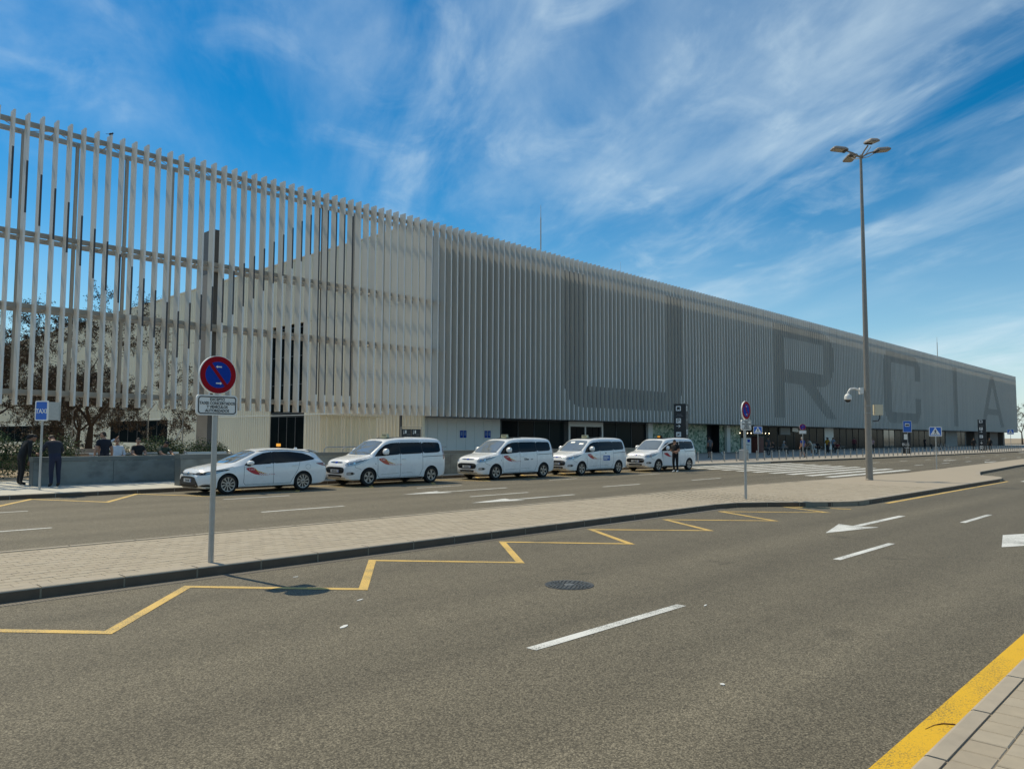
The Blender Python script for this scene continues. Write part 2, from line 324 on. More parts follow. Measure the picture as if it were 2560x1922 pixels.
PM = [paver_mesh('paver', MT[k]) for k in ('paver', 'paver2', 'paver3')]
rr = random.Random(3); cells = []
for i in range(-10, 150):
    x = i * pv
    for j in range(0, 30):
        y = y_near(x) + .30 + j * pv
        if y > y_far(x) - .22: break
        cells.append((x + (.1 if j % 2 else 0), y, rr.choice((0, 0, 1, 2)), rr.uniform(-.0018, .0018), rr.uniform(-.006, .006)))
vis = [c for c in cells if c[0] > 2.35 + (c[1] - 10) * .17]
vis.sort(key=lambda c: c[0] ** 2 + c[1] ** 2); sel = set(vis[:300])
for c in vis[:300]:
    o = link('paver', PM[c[2]], island, (c[0], c[1], PZ + c[3]), (0, 0, c[4]))
rest = MB()
for c in cells:
    if c in sel: continue
    x, y, z, h = c[0], c[1], PZ + c[3], .0965
    rest.add([(x - h, y - h, z), (x + h, y - h, z), (x + h, y + h, z), (x - h, y + h, z), (x - h, y - h, z - .02), (x + h, y - h, z - .02), (x + h, y + h, z - .02), (x - h, y + h, z - .02)], [(0, 1, 2, 3), (4, 5, 1, 0), (5, 6, 2, 1), (6, 7, 3, 2), (7, 4, 0, 3)], c[2])
tag(rest.ob('paver_field', [MT['paver'], MT['paver2'], MT['paver3']], island), kind='stuff')
flat = MB()
xs = [29.95] + list(np.arange(31, 79.5, 1.0))
def yn2(x):
    pts = near + near_end; return float(np.interp(x, [p[0] for p in pts], [p[1] for p in pts]))
for a, b in zip(xs[:-1], xs[1:]):
    flat.add([(a, yn2(a) + .2, PZ), (b, yn2(b) + .2, PZ), (b, y_far(b) - .14, PZ), (a, y_far(a) - .14, PZ)], [(0, 1, 2, 3)])
flat.ob('paved_surface', MT['islandfar'], island)
# kerb stones round the island
def kerb_stone(p, q, parent, mt_, w=.2, z=PZ, inward=1, name='kerb_stone', drop=.0, j=.011):
    p, q = Vector((*p, 0)), Vector((*q, 0)); d = (q - p); ln = d.length
    if ln < .05: return
    d /= ln; n = Vector((-d.y, d.x, 0)) * inward; a = p + d * j; b = q - d * j; r = .018
    sec = [(-.006, -.02), (-.006, z - r), (r * .3 - .006, z - r * .3), (r, z + .003), (w, z + .003), (w, -.02)]
    k = len(sec); vs = [e + n * u + Vector((0, 0, v)) for e in (a, b) for u, v in sec]
    fs = [(i, (i + 1) % k, k + (i + 1) % k, k + i) for i in range(k)] + [tuple(range(k - 1, -1, -1)), tuple(range(k, 2 * k))]
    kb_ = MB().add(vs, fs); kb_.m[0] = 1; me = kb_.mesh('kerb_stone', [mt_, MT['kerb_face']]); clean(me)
    return link(name, me, parent)
def walk(poly, step):
    out = [poly[0]]; acc = 0
    for a, b in zip(poly[:-1], poly[1:]):
        l = math.hypot(b[0] - a[0], b[1] - a[1]); t = step - acc
        while t <= l + 1e-6:
            out.append((a[0] + (b[0] - a[0]) * t / l, a[1] + (b[1] - a[1]) * t / l)); t += step
        acc = l - (t - step)
    return out
nk = [p for p in walk(near + near_end, .92) if p[0] > -6]
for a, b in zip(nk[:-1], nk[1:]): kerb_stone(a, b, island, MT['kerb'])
fk = walk(far[::-1], 1.0)
fk = [p for p in fk if -6 < p[0]]
for a, b in zip(fk[:-1], fk[1:]):
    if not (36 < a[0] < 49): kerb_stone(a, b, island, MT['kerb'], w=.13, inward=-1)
# zebra ramps: dropped kerb towards the crossing
MB().add([(36, 12.72, PZ - .004), (49.2, 12.72, PZ - .004), (49.6, 13.6, .006), (35.6, 13.6, .006)], [(0, 1, 2, 3)]).ob('dropped_kerb', MT['islandfar'], island)
# slot drain along the island kerb
dr = MB(); dr.box(-6, 9.98, -.01, 18.6, 10.165, .004, 0)
for i in range(620):
    x = -5.9 + i * .0395
    if x < 1.6 or x > 12: continue
    dr.box(x, 9.992, .002, x + .016, 10.15, .0055, 1)
drain = dr.ob('slot_drain', [mat('drain_iron', (.15, .13, .105), .7, var=.2, scale=6), MT['kerb_dark']]); tag(drain, kind='structure')
# --- near pavement (camera stands on it)
npv = MB(); npv.box(-30, -12, -.02, 60, 1.272, PZ - .007); nearp = npv.ob('near_pavement', MT['mortar']); tag(nearp, kind='structure')
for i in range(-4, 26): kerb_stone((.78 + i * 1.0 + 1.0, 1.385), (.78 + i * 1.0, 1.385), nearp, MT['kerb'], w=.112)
cnt = 0; NR = MB()
for i in range(-10, 60):
    for j in range(0, 26):
        x, y = .12 + i * .205 + (.1 if j % 2 else 0) + 5.0, 1.265 - .1 - j * .2
        c = rr.choice((0, 1, 2))
        if 4.2 < x < 7.6 and y > 1.1 - (7.6 - x) * .3 and y > .1:
            link('paver', PM[c], nearp, (x, y, PZ + rr.uniform(-.002, .002)), (0, 0, rr.uniform(-.006, .006)))
        else:
            z = PZ; h = .094
            NR.add([(x - h, y - h, z), (x + h, y - h, z), (x + h, y + h, z), (x - h, y + h, z)], [(0, 1, 2, 3)], c)
tag(NR.ob('paver_field', [MT['paver'], MT['paver2'], MT['paver3']], nearp), kind='stuff')
# --- terminal pavement
kl = [(-40, 25.95), (38, 25.95), (45, 25.9), (52, 25.1), (70, 24.2), (112, 22.6), (250, 19.5)]
tp = MB(); tp.prism(kl + [(250, 62), (-40, 180)], -.02, PZ - .002)
pav = tp.ob('terminal_pavement', MT['pave_grey']); tag(pav, kind='structure')
MB().add([(-40, 26.1, PZ + .002), (33.5, 26.1, PZ + .002), (33.5, 40.0, PZ + .002), (-40, 40.0, PZ + .002)], [(0, 1, 2, 3)]).ob('light_paving', MT['pave_light'], pav)
kk = walk(kl, 1.18); kk = [p for p in kk if 2 < p[0] < 135]
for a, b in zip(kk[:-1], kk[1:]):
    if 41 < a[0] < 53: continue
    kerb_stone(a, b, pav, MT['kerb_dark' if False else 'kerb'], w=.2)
far_k = MB()
for a, b in zip([(135, 21.8)], [(250, 19.2)]): far_k.prism([(135, 22.08), (250, 19.49), (250, 19.69), (135, 22.28)], -.02, PZ + .002)
far_k.ob('kerb_run', MT['kerb'], pav)
# gravel beds and planted ground behind the left barrier
gv = mat('gravel_bed_stone', (.40, .31, .21), .95, var=.35, scale=26, bump=.5, bscale=60)
gb = MB().prism([(-40, 33.6), (30.5, 33.6), (30.5, 60), (-40, 60)], -.02, PZ + .02).ob('gravel_bed', gv); tag(gb, kind='structure')
# ---------------------------------------------------------------- road markings
def quad_line(mb, p, q, w, z=.004):
    p, q = Vector((*p, z)), Vector((*q, z)); d = (q - p).normalized(); n = Vector((-d.y, d.x, 0)) * w / 2
    mb.add([p - n, q - n, q + n, p + n], [(0, 1, 2, 3)])
def marking(name, polys, mt_):
    q = MB()
    for p in polys: q.add([(x, y, .004) for x, y in p], [tuple(range(len(p)))])
    me = q.mesh(name, mt_); bm = bmesh.new(); bm.from_mesh(me); bmesh.ops.recalc_face_normals(bm, faces=bm.faces)
    for f in bm.faces:
        if f.normal.z < 0: f.normal_flip()
    bm.to_mesh(me); bm.free(); return link(name, me, rd)
def rect(x0, x1, y, w): return [(x0, y - w / 2), (x1, y - w / 2), (x1, y + w / 2), (x0, y + w / 2)]
for x0, x1 in ((5.15, 7.67), (12.2, 14.75), (19.5, 22.0), (26.6, 29.1), (33.7, 36.2)): marking('lane_dash', [rect(x0, x1, 4.70, .12)], MT['white_paint'])
for x0, x1 in ((-4.3, -1.9), (2.4, 4.85), (9.45, 11.84), (16.48, 19.16), (23.33, 25.76), (29.73, 32.26)): marking('lane_dash', [rect(x0, x1, 17.63, .12)], MT['white_paint'])
for x0, x1 in ((3.2, 5.47), (10.49, 12.64), (17.77, 19.98), (25.1, 27.0), (31.8, 33.7)): marking('lane_dash', [rect(x0, x1, 21.85, .1)], MT['white_paint'])
for x0, x1, y in ((66.2, 68.0, 20.3), (72.3, 73.8, 20.1), (77.9, 79.5, 19.95), (84.2, 85.8, 19.88), (57.1, 58.9, 16.55), (62.9, 64.8, 16.37), (68.9, 70.8, 16.27), (75.4, 77.2, 16.3), (81.5, 83.3, 16.3), (90, 91.7, 19.8), (96, 97.6, 19.8), (88, 89.7, 16.3), (94, 95.7, 16.3), (101, 102.7, 16.3), (60.3, 61.9, 20.4)):
    marking('lane_dash', [rect(x0, x1, y, .14)], MT['white_paint'])
def arrow(tip, L_, y, hw=.42, head=1.8, sw=.15):
    x = tip; s = 1 if L_ > 0 else -1
    return [(x, y), (x + s * head, y - hw), (x + s * head * .92, y - sw / 2), (x + L_, y - sw / 2), (x + L_, y + sw / 2), (x + s * head * .92, y + sw / 2), (x + s * head, y + hw)]
marking('lane_arrow', [arrow(15.45, 4.8, 19.72)], MT['white_paint'])
marking('lane_arrow', [arrow(14.95, 4.6, 15.95)], MT['white_paint'])
marking('lane_arrow', [arrow(15.4, 4.7, 6.14)], MT['white_paint'])
marking('lane_arrow', [arrow(70.3, 4.0, 18.2)], MT['white_paint'])
marking('lane_arrow', [arrow(68.6, 3.6, 14.85)], MT['white_paint'])
marking('turn_arrow', [[(17.6, 3.55), (15.65, 3.18), (16.2, 2.9), (17.9, 2.35), (18.9, 2.9)]], MT['white_paint'])
for k in range(10):
    y = 14.25 + 1.2 * k
    x0 = 36.8 + .43 * (y - 14.26); x1 = 48.4 + .62 * (y - 14)
    marking('zebra_stripe', [[(x0, y), (x1, y), (x1 + .3, y + .52), (x0 + .22, y + .52)]], MT['white_paint'])
for k in range(4): marking('zebra_stripe', [[(39.6 + .2 * k, 6.7 - k * 1.1), (43.6 + .2 * k, 6.7 - k * 1.1), (43.6 + .2 * k, 7.25 - k * 1.1), (39.6 + .2 * k, 7.25 - k * 1.1)]], MT['white_paint'])
for k in range(6): marking('zebra_stripe', [[(118 + k * .5, 21.3 - k * 1.1), (124 + k * .5, 21.3 - k * 1.1), (124 + k * .5, 21.8 - k * 1.1), (118 + k * .5, 21.8 - k * 1.1)]], MT['white_paint'])
def zig(name, pts, wt, wo, mt_):
    # alternating strokes as one mitred band
    P = [Vector((*p, 0)) for p in pts]; up = []; dn = []
    for i, p in enumerate(P):
        d0 = (p - P[i - 1]).normalized() if i else (P[1] - p).normalized(); d1 = (P[i + 1] - p).normalized() if i < len(P) - 1 else d0
        n0, n1 = Vector((-d0.y, d0.x, 0)), Vector((-d1.y, d1.x, 0)); mm = (n0 + n1); mm = mm.normalized() if mm.length > 1e-3 else n0
        s = min(1 / max(mm.dot(n0), .35), 2.6); up.append(p + mm * (wt / 2 * s)); dn.append(p - mm * (wt / 2 * s))
    for i in range(len(P) - 1): marking(name, [[(dn[i].x, dn[i].y), (dn[i + 1].x, dn[i + 1].y), (up[i + 1].x, up[i + 1].y), (up[i].x, up[i].y)]], mt_)
zz_ = [(1.2, 9.72), (2.72, 7.98), (4.2, 9.66), (5.66, 7.98), (7.04, 9.7), (8.5, 7.98), (9.9, 9.74), (11.35, 7.98), (12.5, 9.76), (14.1, 7.96), (15.2, 9.7), (16.8, 7.84), (17.85, 9.75), (19.6, 7.76), (20.4, 9.35), (20.95, 7.66)]
zig('zigzag_stroke', zz_, .115, .1, MT['yellow_thin'])
zz2 = [(4.9, 23.2), (6.5, 25.7), (7.75, 23.2), (9.45, 25.7), (10.75, 23.2), (12.4, 25.7), (13.7, 23.2), (15.4, 25.7), (16.75, 23.2), (18.4, 25.7), (19.75, 23.2), (21.5, 25.7), (22.75, 23.2), (24.4, 25.7), (25.7, 23.2), (27.4, 25.7), (28.7, 23.2), (30.4, 25.7), (31.8, 23.2), (33.4, 25.7), (34.8, 23.2), (36.4, 25.6), (38.4, 23.0)]
zig('zigzag_stroke', zz2, .15, .1, MT['yellow_thin'])
marking('kerb_line', [[(-20, 1.47), (60, 1.47), (60, 1.655), (-20, 1.655)]], MT['yellow_thick'])
marking('kerb_line', [[(23.6, 7.55), (39.4, 7.62), (39.4, 7.74), (23.6, 7.70)]], MT['yellow_thin'])
# manhole cover
mh = empty('manhole_cover', (7.68, 6.35, .0), 0, 'round cast iron manhole cover set in the near lane', 'manhole cover')
mh.scale = (.76, .76, 1)
MB().lathe([(.0, .004), (.37, .004), (.395, .008), (.415, .006), (.415, -.01)], (0, 0, 0), (0, 0, 1), 40).ob('frame', MT['iron'], mh)
lug = MB().box(-.02, -.020, .005, .02, .020, .013).mesh('raised_lug', MT['iron_lt'])
for r, n in ((.13, 10), (.20, 16), (.27, 22), (.335, 28)):
    for k in range(n):
        a = 2 * math.pi * (k + (.5 if n % 4 else 0)) / n; link('raised_lug', lug, mh, (r * math.cos(a), r * math.sin(a), 0), (0, 0, a))
MB().lathe([(0, .011), (.085, .011), (.09, .005)], (0, 0, 0), (0, 0, 1), 20).ob('centre_disc', MT['iron_lt'], mh)
# litter
lt = mat('litter_paper', (.72, .71, .68), .8)
def scrap(x, y, sx, sy, a):
    q = MB(); rx = random.Random(int(x * 100)); n = 6
    q.prism([(math.cos(t * 6.283 / n) * sx * rx.uniform(.6, 1.1), math.sin(t * 6.283 / n) * sy * rx.uniform(.6, 1.1)) for t in range(n)], 0, .004)
    o = q.ob('paper_scrap', lt); o.location = (x, y, .002); o.rotation_euler = (0, 0, a); return o
scraps = [(4.44, 6.57, .10, .03, .5, 'long torn'), (5.27, 7.49, .06, .02, .3, 'small curled'), (5.5, 9.3, .04, .02, 0, 'tiny pale'), (7.85, 4.5, .05, .015, .2, 'thin flat'), (5.47, 3.0, .03, .02, .9, 'square')]
WH = ('left of the white lane dash', 'in front of the yellow zigzag', 'by the island kerb', 'just beyond the long lane dash', 'alone in the open near lane')
for s_, w_ in zip(scraps, WH): tag(scrap(*s_[:5]), s_[5] + ' white paper scrap on the asphalt ' + w_, 'litter')
tw = MB(); tw.path([(5.57, 1.60, .006), (5.68, 1.58, .007), (5.75, 1.545, .008), (5.79, 1.48, .008)], [.0015, .002, .004, .005], 5)
tag(tw.ob('dry_stalk', mat('dry_stalk', (.16, .07, .03), .8)), 'thin dry brown stalk lying across the yellow kerb line', 'twig')
# ================================================================ terminal building
YF = 40.5; ZB, ZT = 3.25, 16.9; FD, FT = .55, .09
B = empty('terminal_building', (34.5, 41.6, 0), 0, 'long grey airport terminal clad in vertical metal fins with giant letters', 'terminal')
ORG = Vector((34.5, 41.6, 0))
def bp(mb, name, mt_, parent=None, smooth=False):
    mb.v = [(x - ORG.x, y - ORG.y, z - ORG.z) for x, y, z in mb.v]
    return mb.ob(name, mt_, parent or B, smooth)
def seg(x):
    """dark stretches (z0,z1) of the fin edge at x that together spell the name on the facade"""
    o = []
    xm = abs(x - 16.6)
    if xm <= 11.1:
        if xm >= 8.4: o.append((4.35, 15.8))
        else: t = 8.35 + .879 * xm; o.append((t - 2.46, min(t, 15.8)))
    if 48.1 <= x <= 66.6:
        xu = abs(x - 57.38)
        if xu > 6.3: o.append((float(np.interp(xu, [6.3, 7.3, 7.85, 8.4, 9.0], [4.35, 4.4, 4.6, 4.95, 5.95])), 15.7))
        else: o.append((4.35, 6.18))
    if 87.0 <= x < 90.2: o.append((4.25, 15.65))
    if 90.2 <= x < 101.9: o.append((14.1, 15.7)); o.append((8.52, 10.2))
    if 101.9 <= x < 105.5: o.append((float(np.interp(x, [101.9, 102.6, 104.2, 105.1, 105.5], [8.55, 8.6, 9.2, 10.2, 10.8])), float(np.interp(x, [101.9, 103.2, 104.6, 105.4], [15.7, 15.55, 15.05, 14.1]))))
    if 95.2 <= x < 106.5:
        lo = max(8.51 - (x - 95.23) * .535, 4.35); hi = 8.51 if x < 99.56 else 8.51 - (x - 99.56) * .605
        if hi > lo: o.append((lo, hi))
    if 125.7 <= x < 129.0: o.append((float(np.interp(x, [125.7, 126.1, 127.5, 128.5], [6.2, 5.5, 4.4, 4.2])), float(np.interp(x, [125.7, 127, 128], [14.0, 15.5, 15.6]))))
    if 129.0 <= x < 141.0: o.append((13.9, 15.6)); o.append((4.2, 5.95))
    if 141.0 <= x < 144.0:
        o.append((11.5, float(np.interp(x, [141, 142.3, 144], [15.6, 15.3, 14.0])))); o.append((float(np.interp(x, [141, 142.3, 144], [4.2, 4.3, 5.9])), 8.5))
    if 164.5 <= x < 167.5: o.append((4.1, 15.5))
    xa = abs(x - 196.0)
    if xa < 10.2:
        out = 15.55 - max(xa - 1.5, 0) * 1.28; inn = 13.5 - xa * 1.29
        o.append((max(inn, 4.3), out))
        if xa < 5.2: o.append((6.95, 8.25))
    return o
fq = MB().box(-FT, 0, ZB, 0, FD, ZT); fq.m[2] = 1; fin_me = fq.mesh('fin', [MT['fin'], MT['fin_edge']])
strip_cache = {}
def strip_mesh(z0, z1):
    k = (round(z0, 2), round(z1, 2))
    if k not in strip_cache: strip_cache[k] = MB().box(-FT + .001, -.006, k[0], -.001, .004, k[1]).mesh('letter_strip', MT['letter'])
    return strip_cache[k]
X0 = 8.91 - 13 * .6; nf = int((221.2 - X0) / .6) + 1
farf = MB(); fars = MB(); fr_ = random.Random(11)
for k in range(nf):
    x = X0 + k * .6
    if k < 300:
        f = link('fin', fin_me, B, (x - ORG.x + fr_.uniform(-.004, .004), YF - ORG.y, fr_.uniform(-.008, .008)), (0, 0, fr_.uniform(-.009, .009)))
        for z0, z1 in seg(x - FT / 2): link('letter_strip', strip_mesh(z0, z1), f)
    else:
        farf.box(x - FT, YF, ZB, x, YF + FD, ZT); farf.m[-4] = 1
        for z0, z1 in seg(x - FT / 2): fars.box(x - FT + .002, YF - .006, z0, x - .002, YF + .004, z1)
tag(bp(farf, 'far_fins', [MT['fin'], MT['fin_edge']]), kind='stuff'); tag(bp(fars, 'far_letter_strips', MT['letter']), kind='stuff')
# girders behind the fins: pairs of beams with struts, steel posts
for z in (16.45, 11.2, 7.75, 3.72):
    for y, d in ((41.08, .16), (42.35, .16)):
        q = MB(); x1 = 34.3 if y > 42 else 221
        q.box(.5, y, z + .05, x1, y + .012, z + .24); q.box(.5, y, z + .24, x1, y + d, z + .255); q.box(.5, y, z + .035, x1, y + d, z + .05)
        bp(q, 'girder', MT['steel'])
    br = MB(); x = 1.2
    while x < 31.5:
        br.tube((x, 41.2, z + .14), (x, 42.4, z + .14), .035, n=6); br.tube((x, 41.2, z + .14), (x + 1.2, 42.4, z + .14), .022, n=5); br.tube((x + 1.2, 42.4, z + .14), (x + 2.4, 41.2, z + .14), .022, n=5); x += 2.4
    bp(br, 'girder_bracing', MT['steel'])
for i in range(-4, 9):
    x = 12.1 + 2.4 * i
    q = MB(); q.box(x - .07, 42.36, ZB + .3, x + .07, 42.375, 16.5); q.box(x - .07, 42.51, ZB + .3, x + .07, 42.525, 16.5); q.box(x - .012, 42.37, ZB + .3, x + .012, 42.52, 16.5)
    bp(q, 'screen_post', MT['steel'])
# big column of the screen
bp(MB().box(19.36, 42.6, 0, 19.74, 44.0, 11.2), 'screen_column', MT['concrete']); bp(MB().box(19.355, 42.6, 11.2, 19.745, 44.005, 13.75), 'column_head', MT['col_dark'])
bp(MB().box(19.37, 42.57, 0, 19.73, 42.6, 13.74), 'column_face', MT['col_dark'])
for xc in (2.2,): bp(MB().box(xc, 42.6, 0, xc + .6, 44.0, 13.4), 'screen_column', MT['concrete'])
# main volume
XW = 34.5
bp(MB().box(XW, 41.6, 3.32, 221.2, 41.8, 16.2), 'facade_wall', MT['facade'])
bp(MB().box(XW + .25, 41.82, 15.5, 221.1, 120, 15.75), 'roof', MT['roof'])
bp(MB().box(XW + .25, 40.9, 3.22, 221.1, 43.6, 3.315), 'soffit', MT['facade'])
bp(MB().box(220.9, 41.82, 3.2, 221.1, 120, 15.5), 'far_end_wall', MT['clad'])
bp(MB().box(XW + .3, 119.8, 0, 220.9, 120, 15.5), 'rear_wall', MT['clad'])
# end wall: cladding panels with standing ribs
J2, J3, ZR = 11.55, 3.62, 17.2
Y1, Y2, Y3, Y4, Y5 = 57.55, 63.25, 85.7, 103.3, 121.6
pan = MB(); rib = MB()
def wallrect(y0, y1, z0, z1, x=XW, t=.2): pan.box(x, y0, z0, x + t, y1, z1)
wallrect(41.85, Y1, J3 + .03, J2 - .015); wallrect(Y2, 165, J3 + .03, J2 - .015); wallrect(41.85, 165, J2 + .015, ZR)
wallrect(41.85, Y1, 0, J3 - .03); wallrect(Y2, Y3, 0, J3 - .03); wallrect(Y4, Y5, 0, J3 - .03); wallrect(Y3, Y4, 0, .92); wallrect(Y5, 165, 0, .6); wallrect(Y5, 165, 3.2, J3 - .03)
wallrect(Y3, Y4, 3.52, J3 - .03)
bp(pan, 'end_wall', MT['clad'])
y = 42.0
while y < 165:
    for z0, z1 in ((.15, J3 - .03), (J3 + .03, J2 - .015), (J2 + .015, ZR - .03)):
        if z0 < 10 and Y1 - .05 < y < Y2 + .05: continue
        if z0 < 1 and (Y3 - .1 < y < Y4 + .1 or y > Y5 - .1): continue
        rib.box(XW - .03, y, z0, XW + .002, y + .06, z1)
    y += .42
tag(bp(rib, 'cladding_ribs', MT['clad']), kind='stuff')
bp(MB().box(XW - .1, 41.85, ZR, XW + .25, 165, ZR + .1), 'parapet_cap', MT['alu'])
bp(MB().box(XW - .06, 41.85, J3 - .03, XW + .2, 165, J3 + .03), 'ledge', MT['alu'])
def panes(y0, y1, z0, z1, ny, nz, x=XW + .06, mt_='glass_end'):
    fr = MB(); wy, wz = (y1 - y0) / ny, (z1 - z0) / nz; me = MB().box(0, .03, .03, .03, wy - .03, wz - .03).mesh('pane', MT[mt_])
    for i in range(ny + 1): fr.box(x - .04, y0 + i * wy - .03, z0, x + .04, y0 + i * wy + .03, z1)
    for j in range(nz + 1): fr.box(x - .036, y0, z0 + j * wz - .03, x + .036, y1, z0 + j * wz + .03)
    w = bp(fr, 'window', MT['steel_dark'])
    for i in range(ny):
        for j in range(nz): link('pane', me, w, (x - ORG.x, y0 + i * wy - ORG.y, z0 + j * wz))
    return w
panes(Y1 + .05, Y2 - .05, .2, 3.5, 4, 1); panes(Y1 + .05, Y2 - .05, 3.8, 11.2, 4, 3); panes(Y3 + .1, Y4 - .1, .95, 3.5, 6, 1); panes(Y5 + .1, 164.9, .62, 3.18, 10, 1)
# --- ground floor front
YG = 43.3
def gbox(name, x0, x1, mt_, y=YG, d=.2, z0=.0, z1=3.3): return bp(MB().box(x0, y, z0, x1, y + d, z1), name, MT[mt_] if isinstance(mt_, str) else mt_)
gbox('column', 34.75, 35.2, 'col_dark', y=42.9, d=.6)
gbox('column', 33.2, 33.34, 'steel_dark', y=42.7, d=.14)
for i in range(9): gbox('white_wall_panel', 35.22 + i * .945 + .01, 35.22 + (i + 1) * .945 - .01, 'white_panel')
gbox('backing_wall', 35.2, 43.75, 'concrete', y=YG + .22, d=.1)
def glazing(x0, x1, n, mt_='glass', z1=3.22):
    w = (x1 - x0) / n; fr = MB()
    for i in range(n + 1): fr.box(x0 + i * w - .035, YG - .05, .13, x0 + i * w + .035, YG + .05, z1)
    fr.box(x0, YG - .045, z1 - .1, x1, YG + .045, z1); fr.box(x0, YG - .045, .13, x1, YG + .045, .22)
    o = bp(fr, 'shopfront_frame', MT['steel_dark']); me = MB().box(.05, 0, .23, w - .05, .03, z1 - .1).mesh('glass_pane', MT[mt_])
    ms_ = [me] + [MB().box(.05, 0, .23, w - .05, .03, z1 - .1).mesh('glass_pane', MT[k_]) for k_ in ('glass_b', 'glass_c')] if mt_ == 'glass' else [me]
    for i in range(n): link('glass_pane', fr_.choice(ms_), o, (x0 + i * w - ORG.x, YG - .0 - ORG.y, 0))
glazing(43.8, 51.6, 4); glazing(56.8, 64.3, 3); glazing(84.1, 108.8, 10); glazing(112.2, 124.8, 5); glazing(139, 169, 9); glazing(124.9, 133.2, 3)
glazing(133.4, 138.9, 2, 'glass_teal'); glazing(177.6, 183.9, 2)
# entrance portal with sliding doors
pt = MB(); pt.box(51.7, YG - .5, .13, 51.95, YG, 3.2); pt.box(56.45, YG - .5, .13, 56.7, YG, 3.2); pt.box(51.95, YG - .5, 2.75, 56.45, YG, 3.2); pt.box(54.1, YG - .4, .13, 54.28, YG - .1, 2.75)
portal = bp(pt, 'entrance_portal', MT['galv'])
dm = MB().box(0, 0, .15, 1.02, .04, 2.72).mesh('sliding_door', MT['glass'])
for x in (52.0, 53.05, 54.32, 55.38): link('sliding_door', dm, portal, (x - ORG.x, YG - .3 - ORG.y, 0))
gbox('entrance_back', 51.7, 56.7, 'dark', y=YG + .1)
gbox('column', 64.35, 65.15, 'white_panel', y=43.0, d=.6)
def leafprint():
    mt_ = mat('leaf_print', (.1, .2, .1), .6); t = mt_.node_tree; b = t.nodes['Principled BSDF']; lk = t.links.new
    g_ = t.nodes.new('ShaderNodeNewGeometry').outputs['Position']; mp = t.nodes.new('ShaderNodeMapping'); mp.inputs['Scale'].default_value = (1, 1, 1.5); mp.inputs['Rotation'].default_value = (0, .7, 0); lk(g_, mp.inputs[0])
    no = t.nodes.new('ShaderNodeTexNoise'); no.inputs['Scale'].default_value = 2.2; lk(mp.outputs[0], no.inputs['Vector'])
    mx = t.nodes.new('ShaderNodeVectorMath'); mx.operation = 'ADD'; lk(mp.outputs[0], mx.inputs[0]); lk(no.outputs['Color'], mx.inputs[1])
    v = t.nodes.new('ShaderNodeTexVoronoi'); v.inputs['Scale'].default_value = 3.2; lk(mx.outputs[0], v.inputs['Vector'])
    s_ = t.nodes.new('ShaderNodeSeparateColor'); lk(v.outputs['Color'], s_.inputs[0])
    cr = t.nodes.new('ShaderNodeValToRGB'); cr.color_ramp.interpolation = 'CONSTANT'; e = cr.color_ramp.elements; e[0].color = (.09, .16, .10, 1); e[1].position = .8; e[1].color = (.56, .60, .46, 1)
    for p_, c_ in ((.22, (.42, .48, .36, 1)), (.42, (.17, .28, .18, 1)), (.6, (.34, .43, .31, 1))): q = e.new(p_); q.color = c_
    lk(s_.outputs[0], cr.inputs[0]); lk(cr.outputs[0], b.inputs['Base Color']); return mt_
LP = leafprint()
for i in range(4): gbox('leaf_print_panel', 65.18 + i * 2.8 + .01, 65.18 + (i + 1) * 2.8 - .01, LP)
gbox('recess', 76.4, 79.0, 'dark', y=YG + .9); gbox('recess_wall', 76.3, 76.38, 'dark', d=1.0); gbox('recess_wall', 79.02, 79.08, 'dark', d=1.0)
for i in range(3): gbox('leaf_print_panel', 79.1 + i * 1.66 + .01, 79.1 + (i + 1) * 1.66 - .01, LP)
gbox('pillar', 80.2, 81.0, 'white_panel', y=42.95, d=.3)
gbox('white_wall', 108.9, 112.1, 'white_panel', y=43.2); gbox('grey_wall', 169.1, 177.5, 'concrete', y=43.2)
brown = mat('brown_panel', (.16, .135, .12), .7, var=.1, scale=1)
gbox('soffit_pillar', 184.0, 184.6, 'concrete', d=6); gbox('soffit_pillar', 191.8, 198.5, brown, d=8); gbox('soffit_pillar', 205.8, 213.5, brown, d=8); gbox('soffit_pillar', 218.9, 220.6, brown, d=8)
gbox('end_partition', 184.0, 184.3, 'concrete', y=49.5, d=70)
# interior glimpses of the cafe: pendant bulbs, hanging signs
bulb = mat('bulb_glow', (1, .9, .7), .4, emit=(1, .82, .55), estr=6)
for i in range(9):
    x = 83.2 + i * .95; bp(MB().lathe([(0, -.05), (.05, 0), (.0, .06)], (x, 42.9, 2.35), (0, 0, 1), 8), 'pendant_bulb', bulb)
    bp(MB().tube((x, 42.9, 2.4), (x, 42.9, 3.22), .006, n=4), 'pendant_cord', MT['black'])
gbox('hanging_sign', 97.6, 99.4, 'alu', y=42.9, d=.08, z0=2.6, z1=3.1)
gbox('shelf_unit', 94.4, 97.3, 'concrete', y=43.05, d=.2, z0=2.2, z1=3.1)
# notice boards on the white wall
for x in (39.35, 41.95):
    for dx in (0, .36):
        nb = gbox('notice', x + dx, x + dx + .3, 'blue', y=YG - .03, d=.02, z0=1.75, z1=2.3)
        w = MB().box(x + dx + .06, YG - .034, 1.9, x + dx + .24, YG - .031, 2.2); bp(w, 'notice_print', mat('notice_print', (.12, .22, .45), .5), nb)
# slatted screen beside the corner
slm = MB().box(0, 0, .13, .075, .1, 3.22).mesh('slat', MT['clad']); slats = bp(MB().box(27.0, 43.1, 3.1, 32.0, 43.14, 3.2), 'slat_screen', MT['clad'])
x = 27.05
while x < 31.4: link('slat', slm, slats, (x - ORG.x, 43.0 - ORG.y, 0)); x += random.choice((.11, .14, .14, .19))
